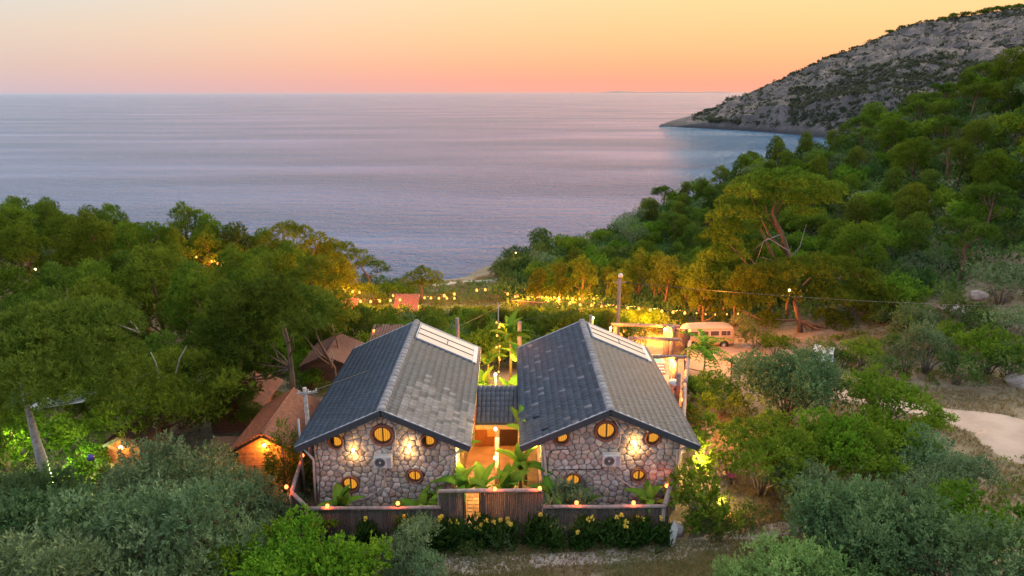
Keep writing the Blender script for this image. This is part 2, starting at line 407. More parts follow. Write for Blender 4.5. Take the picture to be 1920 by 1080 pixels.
# ---------------------------------------------------------------- rocky headland across the bay
M['headland'] = None
def headmat():
    m, t, out = newmat('headland_rock')
    co = N(t, 'ShaderNodeTexCoord').outputs['Object']
    st = N(t, 'ShaderNodeMapping', {'Vector': co, 'Scale': (.07, .05, .014)}).outputs[0]
    n1 = N(t, 'ShaderNodeTexNoise', {'Vector': st, 'Scale': 1., 'Detail': 8., 'Roughness': .7}).outputs[0]
    n2 = N(t, 'ShaderNodeTexNoise', {'Vector': co, 'Scale': .12, 'Detail': 8., 'Roughness': .75}).outputs[0]
    f1 = N(t, 'ShaderNodeMapRange', {'Value': n1, 'From Min': .38, 'From Max': .62}).outputs[0]
    f2 = N(t, 'ShaderNodeMapRange', {'Value': n2, 'From Min': .42, 'From Max': .56}).outputs[0]
    z = N(t, 'ShaderNodeSeparateXYZ', {0: co}).outputs[2]
    wet = N(t, 'ShaderNodeMapRange', {'Value': z, 'From Min': 1., 'From Max': 4.5}).outputs[0]
    rock = mixrgb(t, f1, (.135, .105, .10), (.225, .175, .165)); c = mixrgb(t, f2, (.095, .085, .075), rock)
    c = mixrgb(t, wet, (.05, .045, .05), c)
    p = N(t, 'ShaderNodeBsdfPrincipled', {'Base Color': c, 'Roughness': .95})
    bp = N(t, 'ShaderNodeBump', {'Height': n2, 'Strength': 1., 'Distance': 4.}); t.links.new(bp.outputs[0], p.inputs['Normal'])
    t.links.new(p.outputs[0], out.inputs[0]); return m
M['headland'] = headmat()
_sil = [(1236, 237.5, 640, 640), (1262, 229, 630, 650), (1300, 216, 615, 660), (1340, 204, 600, 668), (1400, 181, 575, 675), (1450, 157, 555, 680), (1500, 132, 530, 685), (1550, 110, 505, 690),
        (1600, 91, 480, 695), (1650, 70, 455, 700), (1700, 50, 430, 700), (1750, 41, 400, 700), (1800, 33, 380, 700), (1860, 23, 360, 700), (1920, 14, 340, 700), (2060, -10, 310, 690), (2300, -40, 280, 660)]
HN, HM = 230, 70
_u = np.linspace(0, len(_sil) - 1.001, HN); HV = np.zeros((HM + 22, HN, 3))
for a, u in enumerate(_u):
    i = int(u); f = u - i; p0, p1 = _sil[i], _sil[i + 1]
    px = p0[0] * (1 - f) + p1[0] * f; py = p0[1] * (1 - f) + p1[1] * f; yb = p0[2] * (1 - f) + p1[2] * f; yc = p0[3] * (1 - f) + p1[3] * f
    crest = on_y(px, py, yc); hgt = max(crest.z, .3)
    bx = crest.x - (yc - yb) * .12 ; base = Vector((bx * yb / yc * 1.0, yb, -4))
    for b in range(HM):
        w = b / (HM - 1)
        prof = (1 - (1 - w) ** 1.25) if w < 1 else 1
        x = base.x * (1 - w) + crest.x * w; y = base.y * (1 - w) + crest.y * w
        z = -4 + (hgt + 4) * (.42 * min(w / .16, 1) * min(1, 20 / hgt + .35) + (1 - .42 * min(1, 20 / hgt + .35)) * w ** 1.1)
        HV[b, a] = (x, y, z)
    for b in range(22):
        w = (b + 1) / 22
        HV[HM + b, a] = (crest.x + 30 * w, crest.y + 200 * w, hgt - (hgt + 8) * w ** 1.3)
# relief: gullies and crags
_X, _Y, _Z = HV[..., 0], HV[..., 1], HV[..., 2]
_amp = np.clip(_Z / 20, .12, 1); _w = np.ones(HM + 22); _w[HM - 3:HM + 1] = .25; _w = _w[:, None]
_cx = (_X + _Y * .2)
HV[..., 1] += _amp * _w * (fbm(_cx / 26, _Z / 40, 21, 5) * 46 + np.abs(fbm(_cx / 9, _Z / 12, 31, 4)) * 34 - 7)
HV[..., 2] += _amp * (_w * (fbm(_cx / 14, _Y / 22, 41, 5) * 16) + fbm(_cx / 5, _Y / 9, 47, 3) * 3.0)
_i = np.arange((HM + 22) * HN).reshape(HM + 22, HN)
F = np.stack([_i[:-1, :-1], _i[:-1, 1:], _i[1:, 1:], _i[1:, :-1]], 2).reshape(-1, 4)
link('headland', npmesh('headland', HV.reshape(-1, 3), F, smooth=False), M['headland'], kind='structure', label='steep bare rocky headland running down into the sea')
# faint islands on the horizon
M['island'] = pmat('island_haze_tone', (.36, .24, .21), (.30, .21, .19), .002, 1)  # distance haze is put into the pale pinkish base colour
_iv = []; _if = []
xs = np.linspace(0, 1, 60); A = on_z(1085, 174.5, 0); 
D = 26000.0
for k, u in enumerate(xs):
    px = 1075 + 330 * u; d = ray(px, 172); d.z = 0; d.normalize(); x, y = d.x * D, d.y * D
    h = 60 * max(0, math.exp(-((u - .27) / .09) ** 2)) + 38 * max(0, math.exp(-((u - .55) / .2) ** 2)) + 30 * math.exp(-((u - .85) / .12) ** 2)
    h = h * (.8 + .4 * float(vnoise(u * 22, 0, 3))) * min(1, u * 12, (1 - u) * 12)
    _iv += [(x, y, -5), (x, y + 700, h + 4), (x, y + 2600, -5)]
for k in range(59):
    for j in (0, 1): _if.append((k * 3 + j, (k + 1) * 3 + j, (k + 1) * 3 + j + 1, k * 3 + j + 1))
MB().poly(_iv, _if, True).build('island', M['island'], kind='structure', label='low hazy islands far off on the horizon')
# ================================================================= vegetation makers
def unit(v): return v / (np.linalg.norm(v, axis=-1, keepdims=True) + 1e-9)
def sprays(rng, P, Dr, nl, tl, ll, lw, spread=.9, quad=False):
    """leafy twigs: P bases, Dr directions; nl leaves of length ll, width lw along a twig of length tl"""
    n = len(P); s = rng.random((n, nl, 1)) ** .8
    base = P[:, None, :] + Dr[:, None, :] * s * tl
    side = unit(rng.normal(size=(n, nl, 3)))
    ld = unit(Dr[:, None, :] * (.55 + .5 * s) + side * spread)
    wv = unit(np.cross(ld, rng.normal(size=(n, nl, 3))))
    L = ll * (.7 + .6 * rng.random((n, nl, 1))); W = lw * (.7 + .6 * rng.random((n, nl, 1)))
    tip = base + ld * L
    t0 = rng.random((n, 1)) * .45 + .55 * np.clip(vnoise(P[:, 0] * 1.3 + P[:, 2] * .9, P[:, 1] * 1.3 - P[:, 2] * .7, 5)[:, None] * 1.6 - .3, 0, 1); t = np.clip(t0 * .7 + rng.random((n, nl)) * .3, 0, 1)
    if quad:
        mid = base + ld * L * .5
        V = np.stack([base, mid + wv * W / 2, tip, mid - wv * W / 2], 2).reshape(-1, 3); k = 4
    else:
        V = np.stack([base - wv * W / 2, base + wv * W / 2, tip], 2).reshape(-1, 3); k = 3
    F = np.arange(len(V)).reshape(-1, k)
    return V, F, np.repeat(t.ravel(), k)
def clump_surface(rng, C, dens, zmin=-.35, up=.35):
    """C rows: x y z rx rz. Points and directions over the union of the clumps"""
    P = []; Dd = []
    for c in C:
        n = max(6, int(dens * 4 * math.pi * c[3] * (c[3] + c[4]) / 2))
        d = unit(rng.normal(size=(n, 3))); d = d[d[:, 2] > zmin]
        r = .74 + .26 * rng.random((len(d), 1))
        p = c[:3] + d * np.array([c[3], c[3], c[4]]) * r
        P.append(p); Dd.append(unit(d + np.array([0, 0, up]) + rng.normal(size=d.shape) * .25))
    P = np.concatenate(P); Dd = np.concatenate(Dd)
    keep = np.ones(len(P), bool)
    for c in C:
        q = ((P - c[:3]) / np.array([c[3], c[3], c[4]])); keep &= (q ** 2).sum(1) > .5
    return P[keep], Dd[keep]
def make_leaves(name, mat, rng, C, dens, nl, tl, ll, lw, zmin=-.35, up=.35, spread=.9, quad=False):
    P, Dd = clump_surface(rng, C, dens, zmin, up)
    V, F, t = sprays(rng, P, Dd, nl, tl, ll, lw, spread, quad)
    m = npmesh(name, V, F, t); m.materials.append(mat); return m
def limbs(rng, trunk, rads, C, frac=.7, r0=.5, n=6, mat=None, name='trunk'):
    """trunk polyline plus limbs that reach the clumps"""
    b = MB(); T = [Vector(p) for p in trunk]
    b.tube(T, rads, n)
    for c in C:
        if rng.random() > frac: continue
        e = Vector(c[:3]); zt = max(T[1].z, e.z - (.5 + .8 * math.hypot(e.x, e.y)))
        s = None
        for i in range(len(T) - 1):
            if T[i].z <= zt <= T[i + 1].z:
                f = (zt - T[i].z) / (T[i + 1].z - T[i].z + 1e-6); s = T[i].lerp(T[i + 1], f); rr = rads[i] * (1 - f) + rads[i + 1] * f
        if s is None: s = T[-1]; rr = rads[-1]
        mid = (s + e) / 2 + Vector((rng.normal() * .15, rng.normal() * .15, -.12 * (e - s).length + rng.normal() * .1))
        q = min(rr * .5, .16)
        b.tube([s, mid, e], [q, q * .65, q * .25], 5)
    m = b.mesh(name); m.materials.append(mat); return m

PROTO = {}
def pine(key, seed, h, cr, base, nclump, mat, dens=15, tl=.26, ll=.22, lw=.055, nl=8, flat=.0, crook=.5, csz=(.3, .62), el=1.3):
    """h height, cr crown radius, base = height of lowest foliage; the crown is a set of boughs, each a cluster of tufts"""
    rng = np.random.default_rng(seed); C = []; B_ = [(0, 0, h * .86, cr * .42)]
    nb = 9 if not flat else 8
    for i in range(nb):
        f = (i + .5) / nb; z = base + (h - base) * (.12 + .72 * f) if not flat else base + (h - base) * rng.uniform(.35, .8)
        a = i * 2.4 + rng.normal() * .35; rr = cr * (.72 - .34 * f if not flat else .68) * rng.uniform(.75, 1.2)
        B_.append((rr * math.cos(a), rr * math.sin(a), z, cr * rng.uniform(.3, .48)))
    per = max(4, nclump // len(B_))
    for (bx, by, bz, br) in B_:
        k = 0; t = 0
        while k < per and t < 400:
            t += 1; d = unit(rng.normal(size=3)); d[2] = abs(d[2]) * 1.0 - .3
            q = rng.random() ** .4; p = (bx + d[0] * br * q, by + d[1] * br * q, bz + d[2] * br * q * (1.0 if not flat else .5))
            r = rng.uniform(*csz)
            if all(math.dist(p, c[:3]) > .62 * (r + c[3]) for c in C): C.append((*p, r, r * (el if not flat else .8))); k += 1
    C.append((0, 0, h - .3, csz[0], csz[0] * 1.4)); C = np.array(C)
    crown = make_leaves('pine_crown', mat, rng, C, dens, nl, tl, ll, lw, -.45, .8, .75)
    tr = [(0, 0, -.6), (rng.normal() * .08 * h * crook * .5, rng.normal() * .05 * h * crook * .5, base * .6), (rng.normal() * .08 * h * crook, rng.normal() * .06 * h * crook, (base + h) / 2), (0, 0, h * .93)]
    k = .026 * h
    trunk = limbs(rng, tr, [k * 1.25, k, k * .62, k * .2], np.array([(b[0], b[1], b[2], 1, 1) for b in B_]), .9, mat=M['bark'])
    PROTO[key] = (crown, trunk, h, cr)
def bushy(key, seed, h, cr, mat, nclump=22, dens=14, tl=.22, ll=.1, lw=.045, nl=9, stem=.15, up=.5, quad=True, csz=(.45, .8), zf=.55, cl=2.4, bark='bark_grey', lobes=8):
    rng = np.random.default_rng(seed); C = []; base = stem * h; nclump = int(nclump * cl); B_ = [(0, 0, h * .62, cr * .5)]
    for i in range(lobes):
        a = i * 2.4 + rng.normal() * .3; f = rng.random(); rr = cr * rng.uniform(.45, .78); br = cr * rng.uniform(.32, .5)
        B_.append((rr * math.cos(a), rr * math.sin(a), base + br * .7 + (h - base - br * 1.6) * rng.uniform(.0, .9), br))
    per = max(4, nclump // len(B_))
    for (bx, by, bz, br) in B_:
        k = t = 0
        while k < per and t < 400:
            t += 1; d = unit(rng.normal(size=3)); d[2] = abs(d[2]) * 1.1 - .35; q = rng.random() ** .4
            p = (bx + d[0] * br * q, by + d[1] * br * q, max(.15, bz + d[2] * br * q)); r = rng.uniform(.16, .42) * cr / 1.8
            if all(math.dist(p, c[:3]) > .6 * (r + c[3]) for c in C): C.append((*p, r, r * rng.uniform(1.0, 1.6))); k += 1
    C = np.array(C)
    P, Dd = clump_surface(rng, C, dens / max(cr / 1.6, .4) * 1.15, -.45, up)
    n = len(P); lon = rng.random(n) < .07     # stray shoots
    V1, F1, t1 = sprays(rng, P[~lon], Dd[~lon], nl, tl, ll, lw, .75, quad)
    V2, F2, t2 = sprays(rng, P[lon], unit(Dd[lon] + np.array([0, 0, .6])), nl, tl * 2.1, ll, lw, .6, quad)
    crown = npmesh('crown', np.concatenate([V1, V2]), np.concatenate([F1, F2 + len(V1)]), np.concatenate([t1, t2])); crown.materials.append(mat)
    b = MB()
    for (bx, by, bz, br) in B_:
        q = .022 * h; b.tube([(bx * .06, by * .06, -.3), (bx * .35, by * .35, bz * .45), (bx, by, bz)], [q, q * .7, q * .25], 5)
    trunk = b.mesh('stem'); trunk.materials.append(M[bark])
    PROTO[key] = (crown, trunk, h, cr)

P_, D_ = M['leaf_pine'], M['leaf_pine_dark']
pine('pineA', 1, 8.5, 2.7, 1.4, 95, P_)
pine('pineB', 2, 9.5, 3.1, 1.8, 120, P_)
pine('pineC', 3, 7.5, 2.4, 1.0, 80, D_)
pine('pineD', 4, 8.5, 3.3, 1.8, 110, P_)
pine('pineU', 5, 8.0, 3.8, 4.6, 80, P_, flat=1, csz=(.5, .8))
pine('pineV', 6, 7.0, 3.0, 3.6, 60, D_, flat=1, csz=(.45, .75))
pine('pineY', 8, 8.0, 1.8, 3.4, 48, P_, csz=(.34, .6))
pine('pineFar', 9, 4.4, 3.2, 1.2, 26, D_, flat=1, csz=(.6, 1.0), dens=3.5, tl=.6, ll=.5, lw=.16, nl=7)
bushy('oliveA', 11, 3.6, 2.1, M['leaf_olive'], 34, 18, .34, .155, .058, 9, .12, .9)
bushy('oliveB', 12, 3.2, 2.3, M['leaf_olive'], 38, 18, .34, .155, .058, 9, .08, .9)
bushy('oliveC', 13, 4.0, 1.9, M['leaf_olive'], 34, 18, .34, .155, .058, 9, .18, .8)
bushy('thickA', 21, 3.4, 2.1, M['leaf_olive_dark'], 40, 18, .34, .155, .058, 9, .06, .8, lobes=11, cl=3.4)
bushy('thickB', 22, 3.8, 1.9, M['leaf_olive_dark'], 36, 18, .34, .155, .058, 9, .1, .9)
bushy('roundO', 23, 3.4, 2.1, M['leaf_olive_dark'], 44, 22, .28, .14, .058, 9, .05, .6, lobes=14, cl=4.2)
bushy('brightA', 14, 2.8, 1.9, M['leaf_bright'], 32, 19, .3, .15, .075, 9, .05, .8)
bushy('brightB', 15, 3.0, 1.7, M['leaf_bright'], 28, 19, .3, .15, .075, 9, .05, .9)
bushy('freshA', 24, 3.0, 2.1, M['leaf_fresh'], 36, 18, .34, .155, .058, 9, .08, .9)
bushy('maquisA', 16, 2.2, 1.7, M['leaf_maquis'], 20, 11, .28, .15, .075, 8, .02, .5)
bushy('maquisB', 17, 2.8, 1.6, M['leaf_maquis'], 20, 11, .28, .15, .075, 8, .02, .6)
bushy('maquisC', 18, 3.0, 2.0, M['leaf_olive'], 24, 10, .3, .15, .07, 8, .05, .7)
bushy('greenA', 19, 3.4, 2.0, M['leaf_hedge'], 26, 17, .3, .17, .08, 8, .08, .6)
bushy('hedge', 20, 2.6, 1.0, M['leaf_hedge'], 22, 13, .25, .14, .085, 8, .02, .5)
# slim dark conifer: tapering stack of sprays
def conifer():
    rng = np.random.default_rng(30); C = [(rng.normal() * .1, rng.normal() * .1, .4 + k * .3, .95 * (1 - k / 11) + .12, .34) for k in range(10)]
    c = make_leaves('crown', D_, rng, np.array(C), 26, 10, .35, .16, .035, -.5, .35, .7)
    b = MB().tube([(0, 0, -.3), (0, 0, 3.2)], [.07, .02], 6); m = b.mesh('trunk'); m.materials.append(M['bark']); PROTO['conifer'] = (c, m, 3.7, .95)
conifer()

def plant(key, x, y, z=None, s=1.0, sz=None, rot=None, name='pine_tree', label=None, cat=None, group=None, single=False):
    crown, trunk, h, cr = PROTO[key]
    if z is None: z = ground(x, y)
    r = empty(name, (x, y, z), 0)
    r.rotation_euler = (random.uniform(-.05, .05), random.uniform(-.05, .05), rot if rot is not None else random.uniform(0, 6.28)); r.scale = (s, s, sz or s)
    tag(r, label, cat, group)
    pn = {'pine_tree': ('crown', 'trunk'), 'olive_tree': ('crown', 'trunk')}.get(name, ('foliage', 'stem') if 'tree' not in name else ('crown', 'trunk'))
    link(pn[0], crown, None, r); link(pn[1], trunk, None, r)
    return r
def plant_px(key, px, py, rpx, kh=.6, name='shrub', label=None, cat='shrub', group=None, squash=1.0, s_h=None):
    """crown centre seen at (px,py) with pixel radius rpx; stands on the ground"""
    crown, trunk, h, cr = PROTO[key]; f = FPX
    ratio = (h * kh) / cr * squash
    p, t = hit(px, py, 0, rpx / f * ratio)
    rad = rpx * t / f; s = rad / cr / 1.14
    return plant(key, p.x, p.y, None, s, s * squash, None, name, label, cat, group)
# ================================================================= materials of built things
M['mortar'] = pmat('mortar', (.27, .235, .215), (.18, .155, .14), 5, .95, .5, 20)
M['stone'] = pmat('stone', (.54, .47, .42), (.34, .30, .285), 5, .9, .9, 16, .32, .025, c3=(.50, .37, .28), s3=1.5)
M['tile'] = pmat('roof_tile', (.05, .062, .085), (.028, .036, .054), 7, .6, .3, 30, .22, .01)
M['tile_many'] = pmat('roof_tiles', (.05, .062, .085), (.028, .036, .054), 7, .6, .3, 30, tint=.22)
M['tile_pale'] = pmat('roof_tile_pale', (.165, .16, .175), (.115, .11, .125), 7, .7, .3, 30, .22, .01)
M['tile_pale_many'] = pmat('roof_tiles_pale', (.165, .16, .175), (.115, .11, .125), 7, .7, .3, 30, tint=.22)
M['ridge'] = pmat('ridge_tile', (.30, .27, .27), (.18, .165, .17), 6, .85, .4, 25, .15)
M['fascia'] = pmat('dark_board', (.045, .055, .07), (.03, .035, .045), 8, .6, .1, 30)
M['flash'] = pmat('edge_flashing', (.42, .42, .46), (.30, .30, .34), 3, .6)
M['brick_ring'] = pmat('brick_ring', (.30, .12, .08), (.20, .075, .055), 10, .9, .5, 30)
M['dark_wood'] = pmat('dark_wood', (.06, .03, .018), (.03, .017, .012), 12, .5)
M['pole_wood'] = pmat('pole_wood', (.30, .24, .21), (.18, .13, .11), 6, .85, .5, 20, .15, stretch=(1, 1, .3))
M['log'] = pmat('log', (.33, .25, .22), (.20, .145, .13), 5, .85, .6, 14, .15)
M['slat'] = pmat('slat_wood', (.075, .062, .05), (.04, .034, .028), 9, .9, .4, 20, tint=.35)
M['siding'] = pmat('siding', (.34, .19, .08), (.22, .11, .045), 6, .7, .3, 20, tint=.18)
M['brown_wall'] = pmat('brown_wall', (.13, .06, .03), (.09, .04, .022), 5, .8, .3, 20, tint=.2)
M['red_tile'] = pmat('red_tile', (.27, .09, .05), (.13, .05, .03), 5, .8, .2, 20, .1)
M['red_tile_dim'] = pmat('red_tile_faded', (.16, .07, .05), (.09, .045, .035), 5, .85, .2, 20, .1)
M['white_metal'] = pmat('white_metal', (.62, .60, .58), (.5, .48, .46), 5, .45)
M['black'] = pmat('black_plastic', (.02, .02, .022), None, rough=.5)
M['grey_metal'] = pmat('grey_metal', (.25, .25, .26), None, rough=.45, metal=.6)
M['pipe'] = pmat('white_pipe', (.52, .45, .42), (.4, .34, .32), 3, .5)
M['plaster'] = pmat('plaster', (.55, .45, .34), (.42, .33, .24), 2.5, .9, .3, 12)
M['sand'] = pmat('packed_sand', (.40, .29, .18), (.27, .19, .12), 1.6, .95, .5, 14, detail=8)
M['road'] = pmat('pale_road', (.46, .345, .27), (.35, .26, .20), .6, .95, .5, 10, detail=9)
M['paving'] = pmat('paving_slab', (.42, .31, .19), (.30, .22, .14), 3, .9, .3, 14, .15)
M['door'] = pmat('timber_door', (.30, .13, .05), (.20, .08, .03), 5, .6, .2, 20, stretch=(4, 4, .5))
M['cream'] = pmat('panel_sky_sheen', (.66, .52, .42), (.60, .47, .38), 1.2, .35, rand=.06)  # sky reflection put into the panels as a pale diffuse tone
M['rock'] = pmat('rock', (.42, .33, .29), (.25, .20, .18), 2.5, .95, .8, 8, .1)
M['bulb'] = emat('bulb_glow', (1, .38, .07), 2.6)
M['sconce'] = emat('sconce_glow', (1, .66, .26), 10)
M['lantern'] = emat('lantern_glow', (1, .22, .05), 5)
M['window_lit'] = emat('curtain_glow', (1.0, .43, .05), .78, (.70, .25, .015))  # room light put into the curtain as emission, folds striped in
M['glass'] = None
_m, _t, _o = newmat('window_glass'); _g = N(_t, 'ShaderNodeBsdfGlossy', {'Roughness': .05}); _tr = N(_t, 'ShaderNodeBsdfTransparent')
_x = N(_t, 'ShaderNodeMixShader', {0: .09, 1: _tr.outputs[0], 2: _g.outputs[0]}); _t.links.new(_x.outputs[0], _o.inputs[0]); M['glass'] = _m

LK = 8.0
def lamp(x, y, z, w, col=(1, .58, .2), r=.06, parent=None, spot=None):
    l = bpy.data.lights.new('lamp_light', 'POINT'); l.energy = w * LK; l.color = col; l.shadow_soft_size = r
    o = bpy.data.objects.new('lamp_light', l); COL.objects.link(o); o.location = (x, y, z)
    return o
WARM = (1, .30, .028); RED = (1, .14, .02); GOLD = (1, .58, .16)

# ================================================================= stone houses
ZB = 11.4
def clip(poly, nx, ny, d):
    out = []
    for i in range(len(poly)):
        a, b = poly[i], poly[(i + 1) % len(poly)]; da = a[0] * nx + a[1] * ny - d; db = b[0] * nx + b[1] * ny - d
        if da <= 0: out.append(a)
        if (da < 0 < db) or (db < 0 < da):
            f = da / (da - db); out.append((a[0] + (b[0] - a[0]) * f, a[1] + (b[1] - a[1]) * f))
    return out
def cells(outline, du, dv, holes, rng):
    us = [p[0] for p in outline]; vs = [p[1] for p in outline]; S_ = []
    v = min(vs) + dv * .5; row = 0
    while v < max(vs) + dv:
        u = min(us) + du * (.25 + .5 * (row % 2))
        while u < max(us) + du * .5:
            S_.append((u + rng.uniform(-.36, .36) * du, v + rng.uniform(-.36, .36) * dv)); u += du * rng.uniform(.8, 1.25)
        v += dv; row += 1
    res = []
    for s in S_:
        if any(math.hypot(s[0] - h[0], s[1] - h[1]) < h[2] * .97 for h in holes): continue
        poly = list(outline)
        for q in S_:
            if q is s: continue
            dx, dy = q[0] - s[0], q[1] - s[1]; L = math.hypot(dx, dy)
            if L > 3 * max(du, dv): continue
            poly = clip(poly, dx, dy, (q[0] ** 2 - s[0] ** 2 + q[1] ** 2 - s[1] ** 2) / 2)
            if len(poly) < 3: break
        if len(poly) < 3: continue
        for h in holes:
            np_ = []
            for p in poly:
                d = math.hypot(p[0] - h[0], p[1] - h[1])
                if d < h[2] + .02:
                    f = (h[2] + .02) / max(d, .01); p = (h[0] + (p[0] - h[0]) * f, h[1] + (p[1] - h[1]) * f)
                np_.append(p)
            poly = np_
        A = sum(poly[i][0] * poly[(i + 1) % len(poly)][1] - poly[(i + 1) % len(poly)][0] * poly[i][1] for i in range(len(poly))) / 2
        if abs(A) < .012: continue
        res.append(poly)
    return res
def stone_mesh(poly, rng, dep):
    cx = sum(p[0] for p in poly) / len(poly); cz = sum(p[1] for p in poly) / len(poly)
    q = []
    for i, p in enumerate(poly):   # drop near-duplicate corners
        if not q or math.dist(p, q[-1]) > .02: q.append(p)
    if len(q) > 3 and math.dist(q[0], q[-1]) < .02: q.pop()
    if len(q) == 4:      # round the plain ones a little
        q = [x for i in range(4) for x in (q[i], ((q[i][0] + q[(i + 1) % 4][0]) / 2 * 1.0, (q[i][1] + q[(i + 1) % 4][1]) / 2))]
    n = len(q); h = dep * rng.uniform(.45, 1.3); tx, tz = rng.uniform(-.25, .25), rng.uniform(-.25, .25)
    V = []
    for k, (sc, yy) in enumerate(((.95, .01), (.9, -.7 * h), (.62, -h))):
        for p in q:
            dx, dz = p[0] - cx, p[1] - cz; L = math.hypot(dx, dz) + 1e-6; e = max(0, L - .005) / L * (sc if k else .95)
            V.append((dx * e, yy + (rng.uniform(-.012, .012) if k else 0) + (dx * tx + dz * tz) * (.35 if k == 2 else 0), dz * e))
    F = [(k * n + i, k * n + (i + 1) % n, (k + 1) * n + (i + 1) % n, (k + 1) * n + i) for k in (0, 1) for i in range(n)] + [tuple(2 * n + i for i in range(n))]
    b = MB().poly(V, F, True); return b.mesh('stone'), (cx, cz)
def tile_profile(w):
    """across the tile (along the ridge): three shallow ribs"""
    return [(0, 0), (w * .07, .02), (w * .2, .004), (w * .36, .022), (w * .52, .004), (w * .68, .022), (w * .84, .004), (w * .97, .018)]
def tile_arrays(w, L, side):
    """one tile; x runs down the slope, y along the ridge, z up"""
    pr = tile_profile(w); n = len(pr); V = []
    for (x, dz) in ((0, 0), (L, .045)):
        for (y, z) in pr: V.append((x, y, z + dz))
    for (y, z) in pr: V.append((L, y, z * .3 - .004))
    F = [(i, i + 1, n + i + 1, n + i) for i in range(n - 1)] + [(n + i, n + i + 1, 2 * n + i + 1, 2 * n + i) for i in range(n - 1)]
    return np.array(V), np.array(F)
def round_window(root, x, z, r, Yw, label=None, mull=True):
    w = empty('window', (x, Yw, z), 0); w.parent = root; w.location = (x, Yw - root.location.y, z - root.location.z)
    w.location.x = x - root.location.x
    if label: w['label'] = label
    MB().lathe([(r * 1.28, .02), (r * 1.28, -.05), (r * 1.22, -.085), (r * 1.06, -.095), (r, -.07), (r, .1)], n=32, axis='y').build('brick_surround', M['brick_ring'], w)
    MB().lathe([(r * .998, .1), (r * .998, -.02), (r * .96, -.05), (r * .88, -.05), (r * .86, .0), (r * .86, .1)], n=32, axis='y').build('window_frame', M['dark_wood'], w)
    MB().lathe([(0.001, .055), (r * .87, .055)], n=32, axis='y').build('pane', M['glass'], w)
    if mull: MB().box((r * .06, .0, 0), (.05, .07, r * 1.72)).build('mullion', M['dark_wood'], w)
    V = []; F = []; nn = 40; rr = r * .99   # gathered curtain behind the glass, glowing by itself in place of room light
    u0 = -rr if mull else -rr * .45
    for i in range(nn + 1):
        u = u0 + (rr - u0) * i / nn; hh = math.sqrt(max(0, rr * rr - u * u)); y = .2 + .018 * math.sin(i * 1.9)
        V += [(u, y, -hh), (u, y, hh)]
    for i in range(nn): F.append((2 * i, 2 * i + 2, 2 * i + 3, 2 * i + 1))
    MB().poly(V, F, True).build('curtain', M['window_lit'], w)
    MB().lathe([(0.001, .26), (r * 1.2, .26)], n=24, axis='y').build('dark_room_disc', M['dark_wood'], w)  # dark disc stands in for the shade inside the room
    return w
